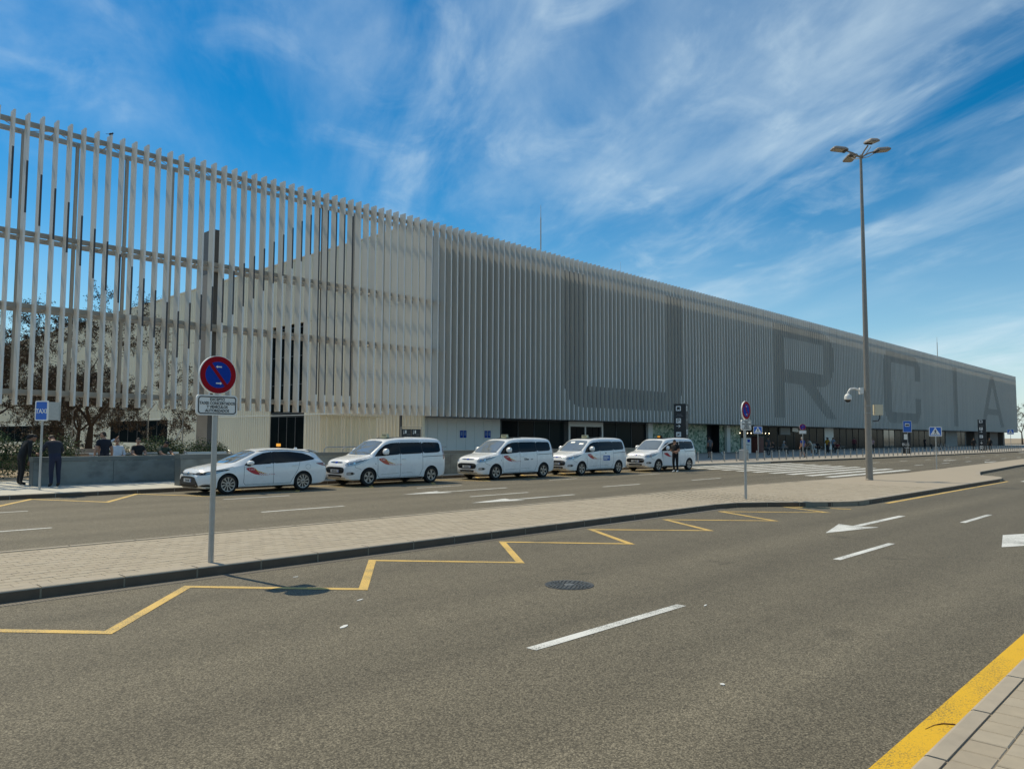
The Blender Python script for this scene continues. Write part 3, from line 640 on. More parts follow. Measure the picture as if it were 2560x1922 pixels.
# rooftop masts
for (x, y, h, r) in ((51.6, 46, 23.1, .075), (65.4, 47, 20.3, .04), (183.7, 48, 23.8, .10)):
    q = MB(); q.tube((x, y, 15.7), (x, y, h - 1.2), r, r * .7, 6); q.tube((x, y, h - 1.2), (x, y, h), r * .4, r * .2, 5); bp(q, 'lightning_rod', MT['steel'])
# small bird on the screen, another on the roof edge
bird_m = mat('bird_feathers', (.03, .03, .035), .8)
def bird(x, y, z, rz, label):
    e = MB(); e.lathe([(0, -.13), (.03, -.10), (.065, -.02), (.06, .06), (.035, .11), (0, .12)], (0, 0, .09), (.9, 0, .35), 10)
    e.lathe([(0, -.045), (.035, -.02), (.036, .02), (0, .045)], (.12, 0, .18), (1, 0, 0), 8); e.tube((.15, 0, .18), (.2, 0, .17), .012, .002, 5)
    e.obox((-.18, 0, .03), (.95, 0, .3), (0, 1, 0), (-.3, 0, .95), .09, .025, .006); e.tube((0, .02, .0), (0, .02, .06), .005, n=4); e.tube((0, -.02, .0), (0, -.02, .06), .005, n=4)
    o = e.ob('perched_bird', bird_m, smooth=True); o.location = (x, y, z); o.rotation_euler = (0, 0, rz); return tag(o, label, 'bird')
bird(X0 + 20 * .6 - .045, YF + .2, ZT, .4, 'dark bird perched on a fin of the open screen at left')
# ================================================================ signs, lamp, bollards, barriers
Ux, Vz = Vector((1, 0, 0)), Vector((0, 0, 1))
def disc_sign(loc, name, label, r=.27, zc=2.74, plate=True, mini=False, rot=0):
    e = empty(name, loc, rot, label, 'traffic sign', 'no parking signs')
    z0 = -.0
    MB().tube((0, .055, 0), (0, .055, zc - loc[2] + r * .7), .038, n=16).ob('pole', MT['galv'], e, True)
    c = zc - loc[2]
    # front faces -Y: frame U=+X, V=+Z gives normal -Y
    q = MB(); q.slab(circ(0, 0, r, 48), (0, .03, c), Ux, Vz, .035)
    d = q.ob('disc', MT['white'], e)
    q = MB(); ring_o, ring_i = circ(0, 0, r * .965, 48), circ(0, 0, r * .69, 48)
    vs = [(x, -.008, c + z) for x, z in ring_o] + [(x, -.008, c + z) for x, z in ring_i]; n = 48
    q.add(vs, [(i, (i + 1) % n, n + (i + 1) % n, n + i) for i in range(n)]); q.ob('red_ring', MT['red'], d)
    MB().slab(circ(0, 0, r * .69, 40), (0, -.006, c), Ux, Vz, .0012).ob('blue_disc', MT['blue'], d)
    s = math.sqrt(.5); dv = Vector((.62, 0, -.785)).normalized(); nv = Vector((-dv.z, 0, dv.x))
    MB().obox((0, -.0095, c), dv, nv, (0, 1, 0), r * .70, r * .085, .001).ob('red_bar', MT['red'], d)
    ar = [(-.36, 0), (-.15, .16), (-.15, .065), (.30, .065), (.30, -.065), (-.15, -.065), (-.15, -.16)]
    a = r * .5
    for (sx, zc2, xo) in ((1, r * .42, .03), (-1, -r * .44, .03)):
        q = MB(); q.slab([(sx * x * a + xo * r, z * a * .95) for x, z in (ar if sx > 0 else ar[::-1])], (0, -.0085, c + zc2), Ux, Vz, .0015); q.ob('arrow', MT['white'], d)
    if plate:
        h, w = .285, .59
        zc3 = c - r - h / 2 - .015
        pl = MB().slab(rrect(-w / 2, -h / 2, w / 2, h / 2, .045), (0, .03, zc3), Ux, Vz, .035).ob('plate', MT['white'], e)
        o_, i_ = rrect(-w / 2 + .02, -h / 2 + .02, w / 2 - .02, h / 2 - .02, .04), rrect(-w / 2 + .034, -h / 2 + .034, w / 2 - .034, h / 2 - .034, .03); n = len(o_)
        MB().add([(x, -.008, zc3 + z) for x, z in o_] + [(x, -.008, zc3 + z) for x, z in i_], [(i, (i + 1) % n, n + (i + 1) % n, n + i) for i in range(n)]).ob('plate_border', MT['black'], pl)
        if not mini:
            for k, s_ in enumerate(('EXCEPTO', 'TAXIS CONCERTADOS', 'Y VEHÍCULOS', 'AUTORIZADOS')):
                text('plate_text', s_, .056, MT['black'], pl, (0, -.008, zc3 + .078 - k * .052), Ux, Vz, .001, font_w=.88, bold=.0011)
    for dz in (.08, -.12): MB().box(-.05, .03, c + dz - .015, .05, .10, c + dz + .015).ob('clamp', MT['galv'], e)
    return e
disc_sign((4.87, 10.42, PZ), 'parking_sign', 'no parking sign with exception plate on the left island kerb, large and nearest')
disc_sign((20.49, 10.36, PZ), 'parking_sign', 'no parking sign with exception plate seen edge-on near the bend of the island', r=.265, zc=2.66)
disc_sign((63.9, 27.2, PZ), 'parking_sign', 'distant no parking sign standing among the bollards by the terminal', r=.27, zc=2.75, mini=True, rot=-.9)
def panel_sign(loc, name, label, cat, w, h, zc, rot, draw, group=None, pole=.03, depth=.035, back=True):
    e = empty(name, loc, rot, label, cat, group)
    MB().tube((0, .05, 0), (0, .05, zc - loc[2] + h * .45), pole, n=12).ob('pole', MT['galv'], e, True)
    c = zc - loc[2]
    p = MB().slab(rrect(-w / 2, -h / 2, w / 2, h / 2, .05), (0, .025, c), Ux, Vz, depth).ob('panel', MT['white'], e)
    MB().slab(rrect(-w / 2 + .038, -h / 2 + .038, w / 2 - .038, h / 2 - .038, .03), (0, -.009, c), Ux, Vz, .0015).ob('blue_field', MT['blue2'], p)
    draw(p, c); return e
def ped(p, c, s=1.0):
    k = .25 * s
    MB().slab([(-k, -k * .82), (k, -k * .82), (0, k * .95)], (0, -.011, c + .01), Ux, Vz, .0012).ob('white_triangle', MT['white'], p)
    q = MB(); y = -.0128; cz = c - .02
    q.slab(circ(0, .112 * s, .022 * s, 12), (0, y, cz), Ux, Vz, .001)
    q.slab([(-.025 * s, .085 * s), (-.07 * s, .02 * s), (-.055 * s, .012 * s), (-.02 * s, .05 * s), (-.022 * s, -.01 * s), (-.06 * s, -.12 * s), (-.035 * s, -.12 * s), (0, -.035 * s), (.045 * s, -.12 * s), (.07 * s, -.12 * s), (.024 * s, -.01 * s), (.022 * s, .05 * s), (.055 * s, .012 * s), (.07 * s, .02 * s), (.025 * s, .085 * s)][::-1], (0, y, cz), Ux, Vz, .001)
    for i in range(5): q.slab([((-.15 + i * .065) * s, -.145 * s), ((-.115 + i * .065) * s, -.145 * s), ((-.12 + i * .06) * s, -.122 * s), ((-.142 + i * .06) * s, -.122 * s)], (0, y - .0005, cz), Ux, Vz, .0008)
    q.ob('pedestrian_symbol', MT['black'], p)
panel_sign((47.47, 12.64, PZ), 'crossing_sign', 'blue pedestrian crossing sign on the island to the right of the lamp post', 'traffic sign', .64, .54, 2.24, -math.pi / 2 + .18, ped, 'pedestrian crossing signs')
panel_sign((54.43, 26.6, PZ), 'crossing_sign', 'blue pedestrian crossing sign half hidden behind the edge-on no parking sign', 'traffic sign', .64, .56, 2.42, -math.pi / 2 + .5, lambda p, c: ped(p, c), 'pedestrian crossing signs')
panel_sign((126.5, 24.1, PZ), 'crossing_sign', 'tiny far blue pedestrian crossing sign below the terminal end', 'traffic sign', .8, .7, 2.75, -math.pi / 2 + .18, lambda p, c: ped(p, c, 1.2), 'pedestrian crossing signs')
def taxi_draw(p, c):
    text('taxi_text', 'TAXI', .2, MT['white'], p, (0, -.0125, c - .02), Ux, Vz, .001, font_w=.9, bold=.004)
tx = panel_sign((7.18, 27.67, PZ), 'taxi_sign', 'blue taxi rank sign on a slim pole at the far left kerb', 'traffic sign', .46, .64, 2.64, -math.pi / 2 + .62, taxi_draw, pole=.035)
bk = MB(); bk.box(.10, -.02, 2.22, .56, .02, 2.80); bk.box(.09, -.03, 2.20, .12, .03, 2.82); bk.box(.54, -.03, 2.20, .57, .03, 2.82)
o = bk.ob('rear_panel', MT['galv'], tx); o.rotation_euler = (0, 0, 1.15)
# bus stop: blue panel plus black information post
def bus_draw(p, c):
    q = MB(); q.slab(rrect(-.22, .0, .22, .36, .03), (0, -.0125, c), Ux, Vz, .001); q.ob('white_field', MT['white'], p)
    q = MB(); q.slab(rrect(-.17, .09, .17, .24, .02), (0, -.0145, c), Ux, Vz, .001); q.slab(circ(-.1, .085, .035, 12), (0, -.0146, c), Ux, Vz, .001); q.slab(circ(.1, .085, .035, 12), (0, -.0146, c), Ux, Vz, .001); q.ob('bus_symbol', MT['black'], p)
panel_sign((90.6, 26.9, PZ), 'bus_stop_sign', 'tall blue bus stop sign above a black timetable post', 'bus stop', .86, 1.25, 3.1, -math.pi / 2 + .25, bus_draw)
bi = empty('timetable_post', (91.6, 27.3, PZ), -math.pi / 2 + .25, 'black timetable post with white lettering under the bus stop sign', 'info post')
MB().slab(rrect(-.42, 0, .42, 2.3, .03), (0, .1, 0), Ux, Vz, .2).ob('body', MT['totem'], bi)
MB().slab(rrect(-.26, 1.55, .1, 2.15, .03), (0, -.1, 0), Ux, Vz, .004).ob('timetable', MT['white'], bi)
text('lettering', 'BUS', .42, MT['white'], bi, (-.1, -.104, 1.0), Ux, Vz, .002)
text('lettering', 'Línea', .22, MT['white'], bi, (.0, -.104, .65), Ux, Vz, .002)
# black direction totems
def totem(loc, rot, label, w=.98, h=4.4, icons=True, d=.98):
    e = empty('direction_totem', loc, rot, label, 'sign totem', 'direction totems')
    b = MB().slab([(-w / 2, 0), (w / 2, 0), (w / 2, h), (-w / 2, h)], (0, .5, 0), Ux, Vz, .98).ob('body', MT['totem'], e)
    MB().box(-w / 2 - .02, -.5, h, w / 2 + .02, .52, h + .03).ob('cap', MT['steel_dark'], e)
    def icon(x, z, s, U, o, glyph):
        nn = U.cross(Vz)
        q = MB().slab(rrect(x - s, z - s, x + s, z + s, s * .2), o, U, Vz, .006).ob('pictogram', MT['white'], b)
        g_ = MB()
        if glyph == 'P': text('pictogram_glyph', 'P', s * 2.1, MT['black'], q, o + U * x + Vz * (z) + nn * .008, U, Vz, .001, bold=.004)
        elif glyph == 'bus':
            g_.slab(rrect(x - s * .6, z - s * .45, x + s * .6, z + s * .6, s * .1), o + nn * .006, U, Vz, .002); g_.slab(rrect(x - s * .5, z - s * .75, x - s * .25, z - s * .5, s * .05), o + nn * .006, U, Vz, .002); g_.slab(rrect(x + s * .25, z - s * .75, x + s * .5, z - s * .5, s * .05), o + nn * .006, U, Vz, .002)
        else:   # aeroplane
            a = math.radians(40 if glyph == 'up' else -40); ca, sa = math.cos(a), math.sin(a)
            pl = [(.75, .08), (.2, .12), (-.1, .6), (-.28, .6), (-.12, .12), (-.55, .1), (-.7, .32), (-.8, .32), (-.72, 0), (-.8, -.3), (-.7, -.3), (-.55, -.1), (-.12, -.12), (-.28, -.6), (-.1, -.6), (.2, -.12), (.75, -.08)]
            g_.slab([(x + s * (u * ca - v * sa), z + s * (u * sa + v * ca)) for u, v in pl][::-1], o + nn * .006, U, Vz, .002)
        if g_.v: g_.ob('pictogram_glyph', MT['black'], q)
    def arrow_(x, z, s, U, o, down):
        sh = [(-.9, .1), (.35, .1), (-.05, .5), (.12, .66), (.85, 0), (.12, -.66), (-.05, -.5), (.35, -.1), (-.9, -.1)]
        pts = [(x + s * u, z + s * v) for u, v in sh] if not down else [(x + s * v, z - s * u) for u, v in sh]
        MB().slab(pts[::-1], o, U, Vz, .006).ob('direction_arrow', MT['white'], b)
    if icons:
        o1 = Vector((0, -.48, 0)); U1 = Ux
        o2 = Vector((-w / 2 + .0, 0, 0)); U2 = Vector((0, -1, 0))
        for o_, U_, xs_, rows in ((o2, U2, -.02, (('bus', 4.05), ('txt', 3.5), ('P', 3.05), ('a', 2.62), ('up', 1.95), ('txt', 1.45), ('d', 1.1), ('dn', .45))), (o1, U1, .0, (('dn', 4.05), ('txt', 3.5), ('a', 3.15), ('up', 2.15), ('txt', 1.65), ('d', 1.3)))):
            for g_, z in rows:
                if g_ == 'a': arrow_(xs_ - .1, z, .2, U_, o_, False)
                elif g_ == 'd': arrow_(xs_ - .1, z, .22, U_, o_, True)
                elif g_ == 'txt': text('totem_text', 'Alquiler\nde coches' if z > 3 else 'Salidas', .14, MT['grey_print'], b, o_ + U_ * (xs_ - .02) + Vz * z + U_.cross(Vz) * .002, U_, Vz, .001)
                else: icon(xs_ - .1, z, .2, U_, o_, g_)
    return e
totem((54.6, 33.3, PZ), .35, 'tall black direction totem with white pictograms behind the last van')
totem((123.4, 26.9, PZ), .2, 'tall black direction totem far off near the end of the terminal', h=4.3)
# info board behind barrier (two black panels in a frame)
ib = empty('information_board', (24.8, 31, PZ), .0, 'low black information board with two panels behind the first van', 'info board')
MB().path([(-.66, 0, 0), (-.66, 0, 2.2), (.66, 0, 2.2), (.66, 0, 0)], .028, 8).ob('frame', MT['inox'], ib, True)
for sx in (-1, 1):
    p = MB().slab(rrect(sx * .31 - .29, 1.5, sx * .31 + .29, 2.1, .01), (0, .02, 0), Ux, Vz, .04).ob('board_panel', MT['totem'], ib)
    MB().slab(rrect(sx * .31 - .10, 1.88, sx * .31 - .02, 2.04, .01), (0, -.02, 0), Ux, Vz, .003).ob('pictogram', MT['white'], p)
    MB().slab([(sx * .31 - .22, 1.90), (sx * .31 - .18, 1.84), (sx * .31 - .14, 1.90), (sx * .31 - .17, 1.90), (sx * .31 - .17, 2.04), (sx * .31 - .19, 2.04), (sx * .31 - .19, 1.90)][::-1], (0, -.02, 0), Ux, Vz, .003).ob('direction_arrow', MT['white'], p)
    q = MB()
    for k in range(4): q.slab(rrect(sx * .31 + .0, 1.84 - k * .07, sx * .31 + .22, 1.85 - k * .07, .002), (0, -.02, 0), Ux, Vz, .002)
    q.ob('print_lines', MT['grey_print'], p)
# ---------------------------------------------------------------- lamp post
lp = empty('lamp_post', (33.47, 11.46, PZ), 0, 'tall tapered lamp post with four splayed floodlights on the island', 'street lamp')
MB().lathe([(.0, 0), (.150, 0), (.150, .04), (.142, .05), (.134, 1.2), (.052, 13.85), (.0, 13.86)], (0, 0, 0), (0, 0, 1), 24).ob('pole', mat('lamp_pole', (.27, .245, .215), .5, .35, var=.12, scale=6), lp, True)
for i, a in enumerate((-44, 46, 136, 226)):
    a = math.radians(a); d = Vector((math.cos(a), math.sin(a), 0)); n = Vector((-d.y, d.x, 0))
    q = MB(); z = 13.75
    q.path([(0, 0, z), d * .34 + n * .0 + Vector((0, 0, z + .18)), d * .62 + Vector((0, 0, z + .27))], .032, 8)
    q.path([n * .05 + Vector((0, 0, z - .05)), d * .38 + n * .08 + Vector((0, 0, z + .06)), d * .64 + n * .12 + Vector((0, 0, z + .22))], .016, 6)
    arm = q.ob('arm', MT['lamp'], lp, True)
    c = d * .93 + Vector((0, 0, z + .29)); T = (d * .96 + Vector((0, 0, -.16 if i % 2 else .1))).normalized(); nn = n; up = T.cross(nn)
    if up.z < 0: up = -up
    h = MB()
    P = rrect(-.34, -.22, .34, .22, .10); k = len(P)
    lo = [c + T * u + nn * v for u, v in P]; mid = [c + T * u * .98 + nn * v * .98 + up * .055 for u, v in P]; top = [c + T * u * .72 + nn * v * .7 + up * .12 for u, v in P]
    h.add(lo + mid + top, [tuple(range(k - 1, -1, -1)), tuple(range(2 * k, 3 * k))] + [(j * k + i2, j * k + (i2 + 1) % k, (j + 1) * k + (i2 + 1) % k, (j + 1) * k + i2) for j in (0, 1) for i2 in range(k)])
    hd = h.ob('lamp_head', MT['lamp'], lp)
    gl = MB(); P2 = rrect(-.14, -.16, .28, .16, .05); k2 = len(P2)
    gl.add([c + T * u + nn * v - up * .006 for u, v in P2], [tuple(range(k2))]); clean_me = gl.mesh('lens', MT['lens']); link('lens', clean_me, hd)
    gb_ = MB().obox(c + T * -.25 - up * .02, T, nn, up, .05, .15, .015); gb_.ob('gear_cover', MT['steel_dark'], hd)
# camera and box on the pole
cc = empty('security_camera', (33.36, 11.57, PZ + 3.72), 0, 'white dome security camera on a curved arm fixed to the lamp post', 'camera')
dl = -RIGHT.copy(); dl.z = 0; dl.normalize()
MB().obox(dl * .1, dl, (0, 0, 1), dl.cross(Vz), .07, .13, .07).ob('mount_box', MT['plastic_w'], cc)
MB().path([dl * .16 + Vector((0, 0, .02)), dl * .36 + Vector((0, 0, .10)), dl * .55 + Vector((0, 0, .07)), dl * .64 + Vector((0, 0, -.06)), dl * .66 + Vector((0, 0, -.16))], .042, 10).ob('arm', MT['plastic_w'], cc, True)
dm_ = MB().lathe([(0, .02), (.06, .01), (.12, -.04), (.145, -.12), (.145, -.22), (.12, -.24)], dl * .66 + Vector((0, 0, -.14)), (0, 0, 1), 20).ob('housing', MT['plastic_w'], cc, True)
MB().lathe([(.12, -.235), (.10, -.30), (.06, -.335), (0, -.35)], dl * .66 + Vector((0, 0, -.14)), (0, 0, 1), 20).ob('dome', MT['black'], dm_, True)
jb = empty('junction_box', (33.6, 11.3, PZ + 2.72), 0, 'beige junction box with a conduit strapped to the lamp post', 'junction box')
rt = -dl
b_ = MB().obox(rt * .22 + Vector((0, 0, .2)), rt, (0, 0, 1), rt.cross(Vz), .17, .22, .10).ob('box', MT['cream'], jb)
MB().path([rt * .28 + Vector((0, 0, -.02)), rt * .28 + Vector((0, 0, -.16)), rt * .22 + Vector((0, 0, -.25)), rt * .0 + Vector((0, 0, -.27))], .028, 8).ob('conduit', MT['steel_dark'], jb, True)
for dz in (.05, .36): MB().lathe([(.128, 0), (.132, .0), (.132, .03), (.128, .03)], (-.13, .16, dz), (0, 0, 1), 20).ob('strap', MT['inox'], jb)
# ---------------------------------------------------------------- bollards
bm_ = MB().lathe([(.0, 0), (.062, 0), (.062, .02), (.052, .03), (.052, .70), (.048, .74), (.0, .755)], (0, 0, 0), (0, 0, 1), 14).mesh('bollard', MT['inox'], True)
band = MB().lathe([(.053, .60), (.0545, .60), (.0545, .63), (.053, .63)], (0, 0, 0), (0, 0, 1), 14).mesh('ring', MT['steel_dark'])
def bol(x, y, label):
    o = link('bollard', bm_, None, (x, y, PZ)); tag(o, label, 'bollard', 'steel bollards along the terminal kerb'); link('ring', band, o)
for x, y in ((46.7, 27.2), (48.15, 26.98), (49.55, 26.76), (50.97, 26.57), (52.43, 26.45)): bol(x, y, 'widely spaced slim steel bollard behind the zebra crossing end')
x = 54.07
while x < 128:
    y = float(np.interp(x, [54, 66.5, 74.1, 94.5, 128], [26.55, 25.85, 25.0, 24.0, 23.1])); bol(x, y, 'slim steel bollard in the long close row along the terminal kerb'); x += 1.13
# ---------------------------------------------------------------- zinc barriers
def barrier(x0, x1, y, h, label, joints, ends=True, dep=.42):
    e = empty('zinc_barrier', (x0, y, PZ), 0, label, 'low wall')
    L_ = x1 - x0; b = [0] + joints + [L_]
    for a, c in zip(b[:-1], b[1:]): MB().box(a + .006, 0, 0, c - .006, .05, h - .16).ob('metal_panel', MT['zinc'], e)
    MB().box(.006, .05, 0, L_ - .006, dep, h - .17).ob('core', MT['zinc_cap'], e)
    MB().box(-.03, -.03, h - .15, L_ + .03, dep + .03, h).ob('coping', MT['zinc_cap'], e)
    MB().box(0.01, .015, -.002, L_ - .01, .06, .04).ob('plinth', MT['steel_dark'], e)
    if ends: MB().box(-.012, .0, 0, .0, dep, h - .16).ob('end_panel', MT['zinc_cap'], e)
    return e
barrier(7.55, 15.2, 29.75, .98, 'long low zinc clad barrier at left, people gathered behind it', [2.55, 4.75, 6.0])
barrier(11.25, 38.5, 26.75, 1.08, 'long low zinc clad barrier running behind the parked taxis', [2.5 * i for i in range(1, 11)])
# handrails behind the barrier
hr = empty('handrail', (18.4, 29.0, PZ), 0, 'bright steel triple handrail behind the barrier left of the first van', 'handrail')
for k in range(3):
    x = k * .95
    MB().path([(x, 0, 0), (x, 0, 1.0), (x + .02, 0, 1.17), (x + .12, 0, 1.24), (x + .3, .05, 1.25), (x + 5.5, 1.2, 1.25)] if k < 2 else [(x, 0, 0), (x, 0, 1.0), (x + .02, 0, 1.13), (x + .12, 0, 1.2), (x + 6, 1.0, 1.2)], .024, 8).ob('rail', MT['inox'], hr, True)
# ================================================================ vehicles
MT['paint'] = mat('white_car_paint', (.88, .87, .85), .28, spec=.5, coat=.8, var=.02, scale=2, coords='Object')
MT['cglass'] = mat('tinted_car_glass', (.008, .010, .012), .04, spec=.3)
MT['wglass'] = mat('windscreen_glass', (.17, .185, .18), .02, spec=1.0, coat=1.0)  # pale base colour stands in for sky reflection and a sunlit dashboard
MT['trim'] = mat('black_car_trim', (.012, .012, .013), .4, spec=.4)
MT['tyre'] = mat('tyre_rubber', (.014, .014, .014), .85, bump=.1, bscale=40)
MT['rim'] = mat('alloy_rim', (.38, .38, .38), .3, .85)
MT['rim_dark'] = mat('rim_well', (.02, .02, .021), .6)
MT['chrome'] = mat('car_chrome', (.7, .7, .7), .12, 1.0)
MT['hlens'] = mat('headlight_lens', (.42, .44, .45), .08, .3, spec=.8, coat=.8)
MT['tlens'] = mat('tail_light_lens', (.20, .008, .012), .1, spec=.8, coat=.8)
MT['gap'] = mat('panel_gap', (.06, .062, .065), .7)
MT['livery'] = mat('taxi_livery_red', (.52, .02, .03), .4)
MT['livery_o'] = mat('taxi_livery_orange', (.60, .10, .05), .4)
MT['livery_y'] = mat('taxi_livery_yellow', (.75, .42, .03), .4)
MT['plate'] = mat('number_plate', (.62, .62, .60), .4)
MT['taxi_sign'] = mat('roof_sign_cream', (.68, .62, .40), .45)
MT['amber'] = mat('amber_display', (.8, .35, .05), .4, emit=(1, .42, .05), estr=.35)
MT['blue_decal'] = mat('blue_decal', (.03, .13, .42), .4)
def tab(t, xs, sm=.05):
    fx = np.linspace(xs[0] - .6, xs[-1] + .6, 1600); fy = np.interp(fx, [a for a, b in t], [b for a, b in t])
    k = np.exp(-.5 * (np.arange(-60, 61) * (fx[1] - fx[0]) / sm) ** 2); k /= k.sum()
    fy = np.convolve(np.pad(fy, 60, mode='edge'), k, mode='valid'); return np.interp(xs, fx, fy)
def car_body(sp):
    L_ = sp['L']; xs = np.unique(np.concatenate([np.array([0, .012, .03, .06, .1, .15, .21, .28]), np.linspace(.36, L_ - .36, 54), L_ - np.array([.3, .22, .15, .1, .06, .03, .012, 0])]))
    T = {k: tab(sp[k], xs, sp.get('sm', .045)) for k in ('zt', 'zr', 'zs', 'zb', 'w', 'wr')}
    rings = []
    for i, x in enumerate(xs):
        zt, zr, zs, zb, w, wr = (T[k][i] for k in ('zt', 'zr', 'zs', 'zb', 'w', 'wr'))
        ws = w * .972; zr = max(zr, zs + .012); zt = max(zt, zr + .004); wr = min(wr, ws - .004); hh = zs - zb
        p = [(0, zb), (w * .55, zb), (w * .86, zb + .004), (w * .955, zb + hh * .06), (w * .975, zb + hh * .16), (w * .985, zb + hh * .27), (w * .993, zb + hh * .40), (w, zb + hh * .55), (w * .997, zb + hh * .70), (w * .988, zb + hh * .84), (ws * 1.006, zb + hh * .93), (ws, zs)]
        for t in (.08, .25, .45, .65, .85, .96): p.append((ws + (wr - ws) * (t ** 1.12), zs + (zr - zs) * t))
        d = zt - zr
        p += [(wr * .965, zr + d * .28), (wr * .9, zr + d * .55), (wr * .78, zr + d * .78), (wr * .55, zr + d * .93), (wr * .28, zr + d * .99), (0, zt)]
        rings.append([(x, -y, z) for y, z in p] + [(x, y, z) for y, z in p[-2:0:-1]])
    k = len(rings[0]); mb = MB(); vs = [q for r in rings for q in r]
    fs = [(i * k + j, i * k + (j + 1) % k, (i + 1) * k + (j + 1) % k, (i + 1) * k + j) for i in range(len(rings) - 1) for j in range(k)]
    n = len(rings); fs += [tuple(range(k - 1, -1, -1)), tuple(range((n - 1) * k, n * k))]
    me = MB().add(vs, fs).mesh('body', [MT['paint'], MT['trim']]); clean(me)
    o = link('body', me); o.modifiers.new('s', 'SMOOTH').iterations = 1
    cuts = []
    for ax in sp['axles']:
        for s in (-1, 1):
            c = MB(); r = sp['arch']; y0, y1 = s * .55, s * 1.3
            c.tube((ax, y0, sp['wz']), (ax, y1, sp['wz']), r, n=40)
            c.box(ax - r * .995, min(y0, y1), -.3, ax + r * .995, max(y0, y1), sp['wz'] - .02)
            cm = c.mesh('c', [MT['trim']]); clean(cm); co = link('c', cm)
            # union of the two closed shapes is handled by two cuts
            md = o.modifiers.new('b', 'BOOLEAN'); md.operation = 'DIFFERENCE'; md.object = co; md.solver = 'EXACT'; md.use_self = True
            try: md.material_mode = 'TRANSFER'
            except Exception: pass
            cuts.append(co)
    dg = bpy.context.evaluated_depsgraph_get(); dg.update()
    me2 = bpy.data.meshes.new_from_object(o.evaluated_get(dg)); me2.name = 'body'
    for c in cuts: bpy.data.objects.remove(c)
    bpy.data.objects.remove(o)
    me2.polygons.foreach_set('use_smooth', [True] * len(me2.polygons)); me2.set_sharp_from_angle(angle=math.radians(38)); me2.update()
    bm = bmesh.new(); bm.from_mesh(me); bv = BVHTree.FromBMesh(bm); bm.free()
    return me2, bv
def patch(name, poly, o, U, Vv, D, bv, mt_, parent, off=.004, cell=.07, polys=None):
    o, U, Vv, D = Vector(o), Vector(U).normalized(), Vector(Vv).normalized(), Vector(D).normalized()
    bm = bmesh.new()
    for pl in (polys or [poly]):
        try: bm.faces.new([bm.verts.new((u, v, 0)) for u, v in pl])
        except ValueError: pass
    us = [v.co.x for v in bm.verts]; vv = [v.co.y for v in bm.verts]
    for ax, lo, hi in ((0, min(us), max(us)), (1, min(vv), max(vv))):
        t = lo + cell
        while t < hi - .01:
            g_ = bm.verts[:] + bm.edges[:] + bm.faces[:]
            bmesh.ops.bisect_plane(bm, geom=g_, plane_co=(t, 0, 0) if ax == 0 else (0, t, 0), plane_no=(1, 0, 0) if ax == 0 else (0, 1, 0)); t += cell
    bmesh.ops.triangulate(bm, faces=bm.faces)
    for v in bm.verts:
        p = o + U * v.co.x + Vv * v.co.y; h = bv.ray_cast(p, D)
        if h[0] is None: h = bv.find_nearest(p + D * 1.0); 
        nn = h[1] if h[1].dot(D) < 0 else -h[1]
        v.co = h[0] + nn * off
    for f in bm.faces:
        f.normal_update(); f.smooth = True
        if f.normal.dot(D) > 0: f.normal_flip()
    me = bpy.data.meshes.new(name); bm.to_mesh(me); bm.free(); me.materials.append(mt_); return link(name, me, parent)
def line_poly(pts, w):
    P = [Vector((*p, 0)) for p in pts]; up = []; dn = []
    for i, p in enumerate(P):
        d = (P[min(i + 1, len(P) - 1)] - P[max(i - 1, 0)]).normalized(); n = Vector((-d.y, d.x, 0)) * w / 2; up.append((p + n)[:2]); dn.append((p - n)[:2])
    return dn + up[::-1]
def strips(pts, w):
    return [line_poly([a, b], w) for a, b in zip(pts[:-1], pts[1:])]
SIDE = {s: dict(o=(0, s * 3, 0), U=(1, 0, 0), V=(0, 0, 1), D=(0, -s, 0)) for s in (-1, 1)}
FRONT = dict(o=(-3, 0, 0), U=(0, -1, 0), V=(0, 0, 1), D=(1, 0, 0))
REAR = lambda L_: dict(o=(L_ + 3, 0, 0), U=(0, 1, 0), V=(0, 0, 1), D=(-1, 0, 0))
TOP = dict(o=(0, 0, 5), U=(1, 0, 0), V=(0, -1, 0), D=(0, 0, -1))
def DIAG(s, a=.75):
    d = Vector((1, -s * a, 0)).normalized(); return dict(o=-d * 4 + Vector((.35, s * .7, 0)), U=Vector((a, s, 0)).normalized(), V=(0, 0, 1), D=d)
def pp(name, poly, fr, bv, mt_, par, off=.004, cell=.07, polys=None): return patch(name, poly, fr['o'], fr['U'], fr['V'], fr['D'], bv, mt_, par, off, cell, polys)
